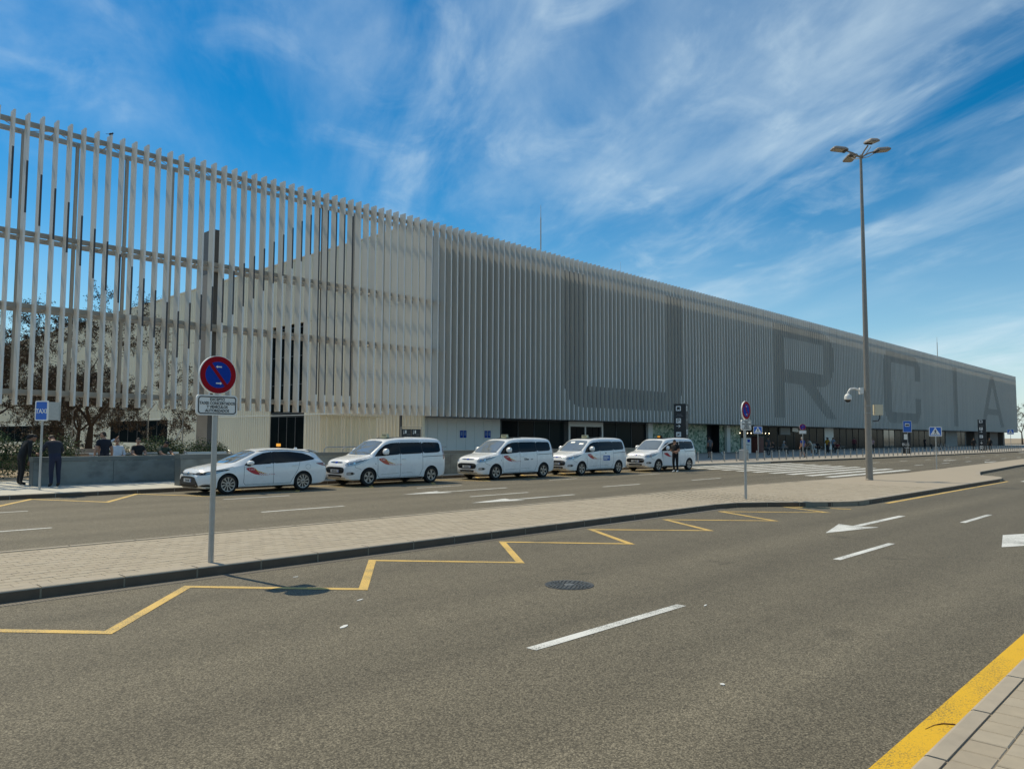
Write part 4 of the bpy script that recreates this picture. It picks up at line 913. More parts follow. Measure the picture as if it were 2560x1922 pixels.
def wheel(parent, x, s, R_, rimr, yo, style):
    """s=-1: outer face towards -Y. wheel > tyre, rim"""
    e = empty('wheel', (x, s * yo, R_)); e.parent = parent
    ax = Vector((0, s, 0)); w = .205
    MB().lathe([(rimr, -w), (R_ * .93, -w + .004), (R_ * .985, -w + .03), (R_, -w * .72), (R_, -w * .28), (R_ * .985, -.03), (R_ * .93, -.006), (rimr + .012, .0), (rimr, -.008)], (0, 0, 0), ax, 36).ob('tyre', MT['tyre'], e, True)
    MB().lathe([(0, -.07), (rimr * .98, -.06), (rimr * .98, -.10), (rimr, -.19)], (0, 0, 0), ax, 28).ob('rim_barrel', MT['rim_dark'], e, True)
    q = MB(); q.lathe([(rimr * .90, -.028), (rimr * .93, -.008), (rimr * 1.005, -.006), (rimr * 1.01, -.03)], (0, 0, 0), ax, 36)
    n = 10 if style == 'multi' else 5
    for i in range(n):
        a = 2 * math.pi * i / n + .2; 
        for da, wd in (((-.0, .016),) if style == 'multi' else ((-.17, .021), (.17, .021))):
            a1 = a + da; a0 = a + da * .25
            d1 = Vector((math.cos(a1), 0, math.sin(a1))); d0 = Vector((math.cos(a0), 0, math.sin(a0)))
            p0, p1 = d0 * rimr * .18, d1 * rimr * .93; d = (p1 - p0); l = d.length; d /= l; nn = d.cross(ax)
            q.obox((p0 + p1) / 2 + ax * -.032, d, nn, ax, l / 2, wd, .014)
            if style == 'multi':
                d2 = Vector((math.cos(a + .17), 0, math.sin(a + .17))); p2 = d2 * rimr * .93; pm = d1 * rimr * .5; dd = p2 - pm; l2 = dd.length; dd /= l2
                q.obox((pm + p2) / 2 + ax * -.032, dd, dd.cross(ax), ax, l2 / 2, .012, .012)
    q.lathe([(0, -.01), (rimr * .16, -.012), (rimr * .24, -.03), (rimr * .24, -.06)], (0, 0, 0), ax, 16)
    rim = q.ob('rim', MT['rim'], e, 'all' if False else False)
    MB().lathe([(0, -.006), (rimr * .1, -.008), (rimr * .1, -.02)], (0, 0, 0), ax, 12).ob('centre_cap', MT['trim'], rim)
    return e
def livery(par, bv, x0, z0, k, mt_, code):
    red = chaikin([(0, .0), (.05, -.06), (.20, -.155), (.34, -.20), (.45, -.20), (.36, -.10), (.27, -.005), (.20, .02)], 2)
    g = pp('livery_red', [(x0 + u * k, z0 + v * k) for u, v in red], SIDE[-1], bv, mt_, par, .003)
    pp('livery_yellow', [(x0 + u * k, z0 + v * k) for u, v in [(.22, .022), (.28, .0), (.38, -.085), (.56, -.15), (.72, -.185), (.54, -.165), (.36, -.11), (.27, .0)]], SIDE[-1], bv, MT['livery_y'], par, .0035)
    ch = []
    for i in range(9):
        for j in range(3):
            if (i + j) % 2: continue
            u = .40 + i * .036; v = -.125 - i * .010 - j * .03 * (1 - i * .085); s_ = .03 * (1 - i * .075)
            ch.append([(x0 + u * k, z0 + v * k), (x0 + (u + s_ * 1.15) * k, z0 + v * k), (x0 + (u + s_ * 1.15) * k, z0 + (v - s_) * k), (x0 + u * k, z0 + (v - s_) * k)])
    for i in range(4): u = .74 + i * .055; ch.append([(x0 + u * k, z0 - .195 * k), (x0 + (u + .02) * k, z0 - .195 * k), (x0 + (u + .02) * k, z0 - .215 * k), (x0 + u * k, z0 - .215 * k)])
    pp('livery_checks', None, SIDE[-1], bv, mt_, par, .0038, polys=ch)
    h = bv.ray_cast(Vector((x0 + .19 * k, -3, z0 - .05 * k)), Vector((0, 1, 0)))
    text('livery_number', code, .075 * k, MT['white'], g, (x0 + .19 * k, h[0].y - .006, z0 - .045 * k), Ux, Vz, .0008)
def common(e, sp, bv, plate_txt, zpl):
    h = bv.ray_cast(Vector((-3, .0, zpl)), Vector((1, 0, 0)))
    pl = MB().slab(rrect(-.26, -.055, .26, .055, .012), (h[0].x - .012, 0, zpl), (0, -1, 0), (0, 0, 1), .014).ob('number_plate', MT['plate'], e)
    text('plate_number', plate_txt, .10, MT['black'], pl, (h[0].x - .028, 0, zpl), (0, -1, 0), Vz, .0008, font_w=.8, bold=.001)
    MB().slab([(.225, -.05), (.255, -.05), (.255, .05), (.225, .05)], (h[0].x - .0265, 0, zpl), (0, -1, 0), (0, 0, 1), .0008).ob('plate_band', MT['blue'], pl)
def mirror(e, x, z, s, y, kind):
    m_ = MB(); P = chaikin([(-.10, -.09), (.02, -.11), (.11, -.09), (.12, .05), (.08, .13), (-.04, .13), (-.10, .06)] if kind == 'van' else [(-.10, -.05), (.06, -.07), (.13, -.03), (.13, .04), (.04, .085), (-.06, .07)], 2); k = len(P)
    rows = []
    for t, sc in ((0, .72), (.06, .98), (.16, 1.0), (.22, .86), (.25, .5)):
        rows += [(x + u * sc - t * .12, s * (y + t), z + v * sc) for u, v in P]
    fs = [(j * k + i, j * k + (i + 1) % k, (j + 1) * k + (i + 1) % k, (j + 1) * k + i) for j in range(4) for i in range(k)] + [tuple(range(k)), tuple(range(4 * k, 5 * k))]
    mb_ = MB().add(rows, fs); me = mb_.mesh('wing_mirror', MT['paint'], True); clean(me); o = link('wing_mirror', me, e)
    MB().obox((x, s * (y - .01), z - (.13 if kind == 'van' else .09)), (1, 0, 0), (0, s * .9, .3), (0, -.3, s * .9), .05, .07, .03).ob('mirror_foot', MT['trim'], o)
def roof_sign(e, x, z, kind='cream'):
    if kind == 'cream':
        s_ = MB().slab([(-.20, 0), (.20, 0), (.17, .13), (-.17, .13)], (x, 0, z), (0, -1, 0), (0, 0, 1), .10); s_.box(x - .14, -.16, z - .03, x + .03, .16, z + .002)
        o = s_.ob('roof_sign', MT['taxi_sign'], e); text('roof_sign_text', 'TAXI', .11, MT['black'], o, (x - .103, 0, z + .062), (0, -1, 0), Vz, .0006, bold=.002)
    else:
        o = MB().box(x - .04, -.16, z - .02, x + .05, .16, z + .115).ob('roof_sign', MT['trim'], e)
        MB().slab(rrect(-.13, .02, .05, .10, .01), (x - .04, 0, z), (0, -1, 0), (0, 0, 1), .004).ob('lit_panel', MT['amber'], o)
VAN = dict(L=4.82, axles=(.90, 3.96), arch=.37, wz=.335,
    zt=[(0, .70), (.03, .84), (.08, .92), (.16, .985), (.5, 1.065), (.92, 1.13), (1.02, 1.165), (1.74, 1.685), (1.95, 1.765), (2.4, 1.825), (3.2, 1.845), (4.2, 1.83), (4.5, 1.80), (4.64, 1.74), (4.70, 1.58), (4.76, 1.25), (4.79, 1.05), (4.82, .78)],
    zr=[(0, .66), (.03, .79), (.08, .87), (.16, .935), (.5, 1.015), (.92, 1.085), (1.02, 1.11), (1.74, 1.60), (1.95, 1.665), (2.4, 1.70), (3.2, 1.71), (4.2, 1.70), (4.5, 1.68), (4.64, 1.62), (4.70, 1.48), (4.76, 1.2), (4.82, .74)],
    zs=[(0, .60), (.03, .72), (.08, .80), (.16, .86), (.5, .955), (.92, 1.04), (1.02, 1.06), (2.4, 1.15), (4.2, 1.19), (4.64, 1.19), (4.76, 1.10), (4.82, .70)],
    zb=[(0, .40), (.02, .31), (.06, .255), (.15, .22), (.5, .205), (4.4, .215), (4.65, .25), (4.78, .33), (4.82, .42)],
    w=[(0, .54), (.02, .64), (.06, .71), (.12, .765), (.22, .82), (.4, .87), (.7, .905), (1.2, .918), (4.2, .918), (4.55, .905), (4.7, .87), (4.78, .81), (4.82, .70)],
    wr=[(0, .45), (.06, .57), (.16, .65), (.5, .72), (.92, .78), (1.02, .80), (1.3, .775), (1.74, .735), (2.0, .735), (4.4, .735), (4.64, .70), (4.76, .70), (4.82, .55)])
van_me, van_bv = car_body(VAN)
WAG = dict(L=4.65, axles=(.92, 3.62), arch=.355, wz=.325,
    zt=[(0, .62), (.025, .715), (.07, .77), (.15, .805), (.5, .885), (1.0, .965), (1.15, 1.0), (2.0, 1.355), (2.25, 1.42), (2.7, 1.46), (3.2, 1.45), (3.9, 1.40), (4.18, 1.36), (4.30, 1.30), (4.48, 1.05), (4.56, .97), (4.61, .86), (4.65, .70)],
    zr=[(0, .58), (.025, .67), (.07, .72), (.15, .755), (.5, .83), (1.0, .905), (1.15, .935), (2.0, 1.275), (2.25, 1.335), (2.7, 1.365), (3.2, 1.355), (3.9, 1.30), (4.18, 1.25), (4.30, 1.19), (4.48, 1.0), (4.56, .92), (4.65, .66)],
    zs=[(0, .53), (.025, .61), (.07, .66), (.15, .69), (.5, .76), (1.0, .845), (1.15, .865), (2.4, .93), (3.6, .985), (4.2, .99), (4.48, .95), (4.6, .83), (4.65, .62)],
    zb=[(0, .32), (.02, .26), (.06, .21), (.15, .18), (.5, .17), (4.2, .18), (4.5, .23), (4.62, .32), (4.65, .40)],
    w=[(0, .56), (.02, .66), (.06, .725), (.12, .775), (.22, .82), (.4, .86), (.7, .885), (1.2, .892), (2.5, .892), (3.8, .895), (4.25, .88), (4.5, .83), (4.6, .77), (4.65, .66)],
    wr=[(0, .42), (.06, .55), (.16, .62), (.5, .68), (1.0, .73), (1.15, .745), (1.5, .70), (2.0, .635), (2.5, .625), (3.7, .605), (4.18, .575), (4.30, .57), (4.48, .66), (4.65, .5)])
wag_me, wag_bv = car_body(WAG)
def make_van(loc, label, plate, code, sign='cream', mt_liv='livery', decal=None, door_open=False, windscreen='clear', rz=0.0):
    e = empty('taxi_van', loc, rz, label, 'van', 'white taxi vans in the rank'); bv = van_bv
    body = link('body', van_me, e)
    for x in VAN['axles']:
        for s in (-1, 1): wheel(e, x, s, .335, .215, .905, 'twin')
    pp('windscreen', chaikin([(-.70, 1.165), (0, 1.15), (.70, 1.165), (.665, 1.45), (.61, 1.665), (0, 1.70), (-.61, 1.665), (-.665, 1.45)], 2, .12), FRONT, bv, MT['wglass'], e, .005)
    pp('sunroof', chaikin([(1.98, -.5), (2.95, -.52), (2.95, .52), (1.98, .5)], 2, .1), TOP, bv, MT['cglass'], e, .005)
    for s in (-1, 1):
        F = SIDE[s]
        if not (door_open and s < 0):
            pp('front_side_window', chaikin([(1.16, 1.10), (1.5, 1.115), (2.36, 1.165), (2.36, 1.625), (1.98, 1.60), (1.72, 1.53), (1.45, 1.36)], 2, .08), F, bv, MT['cglass'], e)
        pp('sliding_door_window', chaikin([(2.40, 1.165), (3.48, 1.195), (3.48, 1.635), (2.40, 1.625)], 2, .06), F, bv, MT['cglass'], e)
        pp('rear_side_window', chaikin([(3.52, 1.197), (4.34, 1.225), (4.46, 1.28), (4.47, 1.55), (4.40, 1.625), (3.52, 1.635)], 2, .12), F, bv, MT['cglass'], e)
        pp('window_pillar', None, F, bv, MT['trim'], e, .003, polys=[[(2.355, 1.16), (2.405, 1.16), (2.405, 1.63), (2.355, 1.63)], [(3.475, 1.19), (3.525, 1.19), (3.525, 1.64), (3.475, 1.64)]])
        gaps = strips([(1.30, 1.08), (1.30, .40), (1.38, .30)], .012) + strips([(2.38, 1.15), (2.38, .29)], .012) + strips([(3.50, 1.17), (3.50, .60), (3.36, .33)], .012) + strips([(1.38, .30), (3.36, .31)], .012) + strips([(2.45, 1.68), (3.45, 1.69)], .008)
        tag(pp('panel_gaps', None, F, bv, MT['gap'], e, .0025, polys=gaps), kind='stuff')
        pp('slide_rail', line_poly([(3.52, 1.06), (4.62, 1.09)], .022), F, bv, MT['trim'], e, .003)
        pp('sill_trim', [(1.32, .215), (3.5, .22), (3.5, .275), (1.32, .27)], F, bv, MT['trim'], e, .004)
        pp('door_crease', None, F, bv, MT['gap'], e, .0022, polys=strips([(1.45, .42), (2.3, .45)], .007) + strips([(2.45, .45), (2.9, .47), (3.0, .43)], .007))
        for x in (2.10, 2.55):
            h = bv.ray_cast(Vector((x, s * 3, .985)), Vector((0, -s, 0)))[0]
            MB().path([(x - .09, h.y + s * .004, .985), (x - .07, h.y + s * .03, .99), (x + .07, h.y + s * .032, .992), (x + .09, h.y + s * .004, .99)], .016, 8).ob('door_handle', MT['paint'], e, True)
        hl = pp('headlight', chaikin([(-.30, .775), (-.10, .755), (.16, .80), (.36, .90), (.52, 1.03), (.30, 1.0), (.02, .955), (-.22, .89)], 2, .18), DIAG(s), bv, MT['hlens'], e, .006, .04)
        pp('headlight_bezel', None, DIAG(s), bv, MT['trim'], hl, .0075, polys=strips([(-.20, .83), (.10, .87), (.34, .955)], .02) )
        for u in (-.10, .06): pp('headlight_bulb', circ(u, .835 + (u + .1) * .25, .035, 14), DIAG(s), bv, MT['chrome'], hl, .008)
        pp('fog_lamp', chaikin([(-.20, .42), (.04, .43), (.10, .50), (-.02, .55), (-.20, .53)], 2, .2), DIAG(s), bv, MT['hlens'], e, .005, .04)
        pp('fog_bulb', circ(.0, .49, .045, 16), DIAG(s), bv, MT['trim'], e, .007, .03)
        pp('tail_light', [(4.60, .95), (4.74, .95), (4.70, 1.45), (4.63, 1.5), (4.57, 1.3)], F, bv, MT['tlens'], e, .004)
        pp('bonnet_line', line_poly([(.42, .985), (.7, 1.035), (1.0, 1.085)], .01), F, bv, MT['gap'], e, .0025)
        pp('bumper_line', None, F, bv, MT['gap'], e, .0025, polys=strips([(.30, .80), (.34, .70), (.50, .66), (.56, .62)], .009))
        pp('indicator', circ(1.20, .83, .02, 10), F, bv, MT['trim'], e, .004)
        mirror(e, 1.62, 1.27, s, .86, 'van')
    pp('grille_upper', chaikin([(-.40, .86), (.40, .86), (.36, .915), (-.36, .915)], 2, .2), FRONT, bv, MT['chrome'], e, .005, .05)
    pp('grille_slot', None, FRONT, bv, MT['trim'], e, .0065, polys=[[(-.33, .868), (-.06, .868), (-.06, .88), (-.33, .88)], [(.06, .868), (.33, .868), (.33, .88), (.06, .88)], [(-.32, .893), (.32, .893), (.31, .903), (-.31, .903)]])
    pp('badge', [(.085 * math.cos(t), .887 + .034 * math.sin(t)) for t in [i * math.pi / 10 for i in range(20)]], FRONT, bv, MT['blue'], e, .009, .05)
    gr = pp('grille_lower', chaikin([(-.52, .72), (.52, .72), (.60, .62), (.52, .475), (-.52, .475), (-.60, .62)], 2, .2), FRONT, bv, MT['trim'], e, .006, .05)
    pp('chrome_bar', None, FRONT, bv, MT['chrome'], gr, .008, .05, polys=[[(-.58, .628), (-.29, .628), (-.29, .648), (-.575, .648)], [(.29, .628), (.58, .628), (.575, .648), (.29, .648)]])
    pp('air_intake', chaikin([(-.46, .43), (.46, .43), (.42, .335), (-.42, .335)], 2, .15), FRONT, bv, MT['trim'], e, .006, .05)
    pp('bumper_lip', [(-.6, .30), (.6, .30), (.6, .318), (-.6, .318)], FRONT, bv, MT['gap'], e, .004, .05)
    common(e, VAN, bv, plate, .57)
    for s in (-1, 1): MB().path([(1.06, s * .5 - .25, 1.19), (1.12, s * .3 - .1, 1.235), (1.16, s * .1, 1.27)], .008, 5).ob('wiper', MT['trim'], e)
    roof_sign(e, 2.35, 1.835, sign)
    MB().tube((1.93, 0, 1.76), (2.05, 0, 1.90), .006, .003, 5).ob('aerial', MT['trim'], e)
    if not door_open: livery(e, bv, 1.33, 1.02, 1.18, MT[mt_liv], code)
    if decal == 'uber':
        h = bv.ray_cast(Vector((2.85, -3, .86)), Vector((0, 1, 0)))[0]; text('door_lettering', 'Uber', .15, MT['black'], e, (2.80, h.y - .006, .86), Ux, Vz, .0008, bold=.002)
        text('door_lettering', 'taxi', .10, MT['gap'], e, (3.15, h.y - .006, .86), Ux, Vz, .0008)
    if decal == 'blue':
        d = pp('door_decal', rrect(2.62, .68, 3.18, .94, .02), SIDE[-1], bv, MT['blue_decal'], e, .004)
        pp('door_decal_print', None, SIDE[-1], bv, MT['white'], d, .0048, polys=[rrect(2.67, .86, 3.05, .89, .005), rrect(2.67, .80, 3.10, .83, .005), rrect(2.67, .73, 2.95, .76, .005)])
        pp('door_emblem', chaikin([(2.78, 1.06), (2.85, 1.10), (2.92, 1.06), (2.85, 1.03)], 1), SIDE[-1], bv, MT['black'], e, .004)
    if windscreen == 'cards':
        pp('parking_card', None, FRONT, bv, MT['alu'], e, .007, polys=[[(-.35, 1.56), (-.1, 1.565), (-.1, 1.62), (-.35, 1.615)], [(.25, 1.49), (.5, 1.485), (.5, 1.55), (.25, 1.555)]])
    if door_open:
        pp('door_opening', chaikin([(1.30, .34), (2.34, .32), (2.34, 1.60), (1.98, 1.58), (1.72, 1.50), (1.45, 1.33), (1.24, 1.12)], 1, .06), SIDE[-1], bv, MT['trim'], e, .003)
        dr_ = empty('open_door', (1.27, -.88, 0), math.radians(-24)); dr_.parent = e
        outer = [(.03, .33), (1.09, .31), (1.09, 1.16), (1.09, 1.63), (.70, 1.60), (.43, 1.53), (.17, 1.36), (-.09, 1.12), (.03, 1.08)]
        skin = [(.03, .33), (1.09, .31), (1.09, 1.155), (-.08, 1.10), (.03, 1.06)]
        MB().slab(skin, (0, .045, 0), Ux, Vz, .075).ob('door_skin', MT['paint'], dr_)
        gl = [(-.06, 1.105), (1.05, 1.16), (1.05, 1.60), (.70, 1.57), (.45, 1.50), (.19, 1.335)]
        MB().slab(gl, (0, .03, 0), Ux, Vz, .02).ob('door_window', MT['cglass'], dr_)
        MB().path([(-.09, .02, 1.12), (.17, .02, 1.36), (.43, .025, 1.53), (.70, .03, 1.60), (1.07, .035, 1.63), (1.08, .01, 1.16)], .024, 8).ob('window_frame', MT['paint'], dr_, True)
        MB().tube((.33, .02, 1.12), (.33, .03, 1.44), .016, n=6).ob('window_bar', MT['paint'], dr_)
        MB().path([(.80, -.03, .985), (.82, -.055, .99), (.96, -.055, .992), (.98, -.03, .99)], .016, 8).ob('door_handle', MT['paint'], dr_, True)
        red = chaikin([(0, .0), (.05, -.06), (.20, -.155), (.34, -.20), (.45, -.20), (.36, -.10), (.27, -.005), (.20, .02)], 2)
        lr = MB().slab([(.08 + u, 1.0 + v) for u, v in red], (0, -.0302, 0), Ux, Vz, .002).ob('livery_red', MT['livery'], dr_)
        q = MB()
        for i in range(9):
            for j in range(3):
                if (i + j) % 2 == 0: u = .48 + i * .036; v = .875 - i * .010 - j * .03 * (1 - i * .085); s_ = .03 * (1 - i * .075); q.slab([(u, v - s_), (u + s_, v - s_), (u + s_, v), (u, v)], (0, -.0302, 0), Ux, Vz, .002)
        q.ob('livery_checks', MT['livery'], lr)
    return e
def make_wagon(loc, label):
    e = empty('estate_car', loc, 0, label, 'car'); bv = wag_bv
    link('body', wag_me, e)
    for x in WAG['axles']:
        for s in (-1, 1): wheel(e, x, s, .322, .232, .885, 'multi')
    pp('windscreen', chaikin([(-.66, .985), (0, .975), (.66, .985), (.60, 1.2), (.54, 1.335), (0, 1.375), (-.54, 1.335), (-.60, 1.2)], 2, .12), FRONT, bv, MT['wglass'], e, .005)
    for s in (-1, 1):
        F = SIDE[s]
        pp('front_side_window', chaikin([(1.44, .90), (2.46, .945), (2.46, 1.325), (2.20, 1.29), (1.85, 1.16)], 2, .07), F, bv, MT['cglass'], e)
        pp('rear_side_window', chaikin([(2.52, .947), (3.50, .99), (4.02, 1.045), (4.12, 1.08), (3.95, 1.19), (3.7, 1.275), (3.2, 1.335), (2.52, 1.335)], 2, .07), F, bv, MT['cglass'], e)
        pp('door_pillar', [(2.455, .945), (2.525, .947), (2.525, 1.335), (2.455, 1.325)], F, bv, MT['trim'], e, .003)
        gaps = strips([(1.46, .89), (1.44, .36), (1.50, .28)], .010) + strips([(2.49, .94), (2.50, .27)], .010) + strips([(3.48, .98), (3.42, .75), (3.20, .40), (3.14, .28)], .010) + strips([(1.50, .28), (3.14, .28)], .010) + strips([(3.80, .90), (3.90, .86), (3.90, .77), (3.80, .73), (3.71, .77), (3.71, .86), (3.80, .90)], .006)
        tag(pp('panel_gaps', None, F, bv, MT['gap'], e, .0025, polys=gaps), kind='stuff')
        pp('sill', [(1.4, .185), (3.2, .19), (3.2, .205), (1.4, .20)], F, bv, MT['gap'], e, .003)
        pp('roof_rail', None, F, bv, MT['trim'], e, .006, polys=strips([(2.0, 1.345), (2.4, 1.385), (3.0, 1.395), (3.7, 1.35), (4.05, 1.30)], .018))
        for x in (2.32, 3.28):
            z_ = .83 if x < 3 else .87; h = bv.ray_cast(Vector((x, s * 3, z_)), Vector((0, -s, 0)))[0]
            MB().path([(x - .09, h.y + s * .003, z_), (x - .07, h.y + s * .028, z_ + .004), (x + .07, h.y + s * .03, z_ + .006), (x + .09, h.y + s * .003, z_ + .005)], .014, 8).ob('door_handle', MT['paint'], e, True)
        hl = pp('headlight', chaikin([(-.36, .63), (-.05, .625), (.20, .665), (.46, .75), (.52, .80), (.28, .77), (.0, .725), (-.34, .695)], 2, .15), DIAG(s), bv, MT['trim'], e, .006, .04)
        pp('headlight_lens', chaikin([(-.02, .655), (.18, .685), (.38, .745), (.20, .735), (.0, .70)], 1, .2), DIAG(s), bv, MT['hlens'], hl, .008, .04)
        pp('running_light', None, DIAG(s), bv, MT['chrome'], hl, .0085, .04, polys=strips([(.02, .64), (.22, .675), (.42, .745)], .012))
        pp('fog_trim', None, DIAG(s), bv, MT['chrome'], e, .006, .04, polys=strips([(-.26, .26), (-.04, .345), (.10, .34), (.20, .25), (-.0, .225)], .016))
        pp('fog_recess', chaikin([(-.22, .265), (-.04, .33), (.09, .325), (.17, .255)], 1, .2), DIAG(s), bv, MT['trim'], e, .005, .04)
        pp('tail_light', chaikin([(4.10, .93), (4.42, .95), (4.60, .92), (4.58, .80), (4.42, .83), (4.22, .88)], 1, .12), F, bv, MT['tlens'], e, .004)
        mirror(e, 1.62, .985, s, .84, 'car')
        pp('bonnet_line', line_poly([(.30, .725), (.7, .80), (1.1, .875)], .009), F, bv, MT['gap'], e, .0025)
    gr = pp('grille', chaikin([(-.46, .575), (.46, .575), (.62, .42), (.66, .27), (.50, .235), (-.50, .235), (-.66, .27), (-.62, .42)], 2, .12), FRONT, bv, MT['trim'], e, .006, .05)
    pp('upper_slot', chaikin([(-.52, .635), (.52, .635), (.48, .685), (-.48, .685)], 1, .2), FRONT, bv, MT['trim'], e, .006, .05)
    pp('badge', [(.065 * math.cos(t), .665 + .045 * math.sin(t)) for t in [i * math.pi / 9 for i in range(18)]], FRONT, bv, MT['chrome'], e, .009, .04)
    pp('splitter', [(-.6, .195), (.6, .195), (.62, .215), (-.62, .215)], FRONT, bv, MT['paint'], e, .008, .05)
    common(e, WAG, bv, '1386 MBF', .45)
    livery(e, bv, 1.50, .82, 1.12, MT['livery'], 'T-313')
    MB().slab([(0, 0), (.16, 0), (.13, .055), (.07, .06)], (3.72, .012, 1.405), Ux, Vz, .024).ob('shark_fin_aerial', MT['paint'], e)
    MB().slab([(4.0, 1.385), (4.36, 1.30), (4.37, 1.325), (4.0, 1.40)], (0, .55, 0), Ux, Vz, 1.1).ob('spoiler', MT['paint'], e)
    rs = MB().tube((3.2, .1, 1.44), (3.2, .1, 1.52), .012, n=6).ob('roof_sign', MT['trim'], e); MB().box(3.17, 0, 1.50, 3.23, .2, 1.60).ob('lit_panel', MT['amber'], rs)
    return e
make_wagon((10.56, 24.5, 0), 'white estate taxi parked first in line at the left, red door livery')
make_van((16.19, 24.75, 0), 'white taxi van directly behind the estate car, orange red livery', '0036 KKS', 'T-301', mt_liv='livery_o', rz=.006)
make_van((22.69, 24.5, 0), 'white taxi van with dark lettering on its sliding door, third in the rank', '8538 JNS', 'T-288', decal='uber', rz=-.014)
make_van((28.45, 24.35, 0), 'white taxi van with a blue sticker on its sliding door', '0708 JLD', 'T-275', decal='blue', windscreen='cards', rz=.010)
make_van((34.79, 24.1, 0), 'white taxi van last in the rank, driver door standing open', '5308 JTP', 'T-260', sign='lit', door_open=True, rz=-.02)
# ================================================================ people
SK = [mat('skin_light', (.46, .25, .17), .55), mat('skin_tan', (.33, .17, .11), .55), mat('skin_dark', (.12, .06, .04), .55)]
def cloth(c, n=[0]): n[0] += 1; return mat('cloth_%d' % n[0], c, .85, var=.12, scale=9)
HAIR = {k: mat('hair_' + k, c, .7) for k, c in dict(black=(.012, .01, .009), brown=(.035, .022, .015), grey=(.42, .41, .40)).items()}
SHOE = {k: mat('shoe_' + k, c, .6) for k, c in dict(black=(.015, .015, .016), white=(.65, .65, .63), brown=(.08, .05, .03)).items()}
def base_pose():
    return dict(pel=V3(0, 0, .95), spi=V3(0, .005, 1.13), che=V3(0, 0, 1.33), nek=V3(0, -.005, 1.49), hed=V3(0, .02, 1.575),
                sL=V3(-.185, -.01, 1.41), eL=V3(-.245, -.03, 1.13), wL=V3(-.255, .06, .89), sR=V3(.185, -.01, 1.41), eR=V3(.245, -.03, 1.13), wR=V3(.255, .06, .89),
                hL=V3(-.09, 0, .91), kL=V3(-.105, .02, .50), aL=V3(-.11, -.03, .09), tL=V3(-.125, .13, .035), hR=V3(.09, 0, .91), kR=V3(.105, .02, .50), aR=V3(.11, -.03, .09), tR=V3(.125, .13, .035))
def lean(P, a, keys=('spi', 'che', 'nek', 'hed', 'sL', 'eL', 'wL', 'sR', 'eR', 'wR'), about='pel', ax='X'):
    c = P[about].copy(); R_ = Matrix.Rotation(a, 3, ax)
    for k in keys: P[k] = c + R_ @ (P[k] - c)
def sit(P, seat=.47, lean_back=0.0, spread=.06):
    d = seat + .10 - P['pel'].z
    for k in ('pel', 'spi', 'che', 'nek', 'hed', 'sL', 'eL', 'wL', 'sR', 'eR', 'wR', 'hL', 'hR'): P[k] = P[k] + V3(0, 0, d)
    for s, q in ((-1, 'L'), (1, 'R')):
        P['h' + q] = V3(s * .1, .0, seat + .08); P['k' + q] = V3(s * (.12 + spread), .43, seat + .06); P['a' + q] = V3(s * (.12 + spread), .40, .09); P['t' + q] = V3(s * (.13 + spread), .56, .035)
    lean(P, lean_back)
BONES = [('pel', 'spi', 'shirt'), ('spi', 'che', 'shirt'), ('che', 'nek', 'shirt'), ('nek', 'hed', 'skin')]
for q in 'LR': BONES += [('che', 's' + q, 'shirt'), ('s' + q, 'e' + q, 'upper'), ('e' + q, 'w' + q, 'fore'), ('pel', 'h' + q, 'pants'), ('h' + q, 'k' + q, 'pants'), ('k' + q, 'a' + q, 'shin'), ('a' + q, 't' + q, 'shoe')]
RAD = dict(pel=(.155, .115), spi=(.145, .105), che=(.17, .115), nek=(.066, .062), hed=(.06, .06), s=(.082, .078), e=(.05, .05), w=(.034, .03), h=(.095, .10), k=(.066, .068), a=(.044, .048), t=(.042, .03))
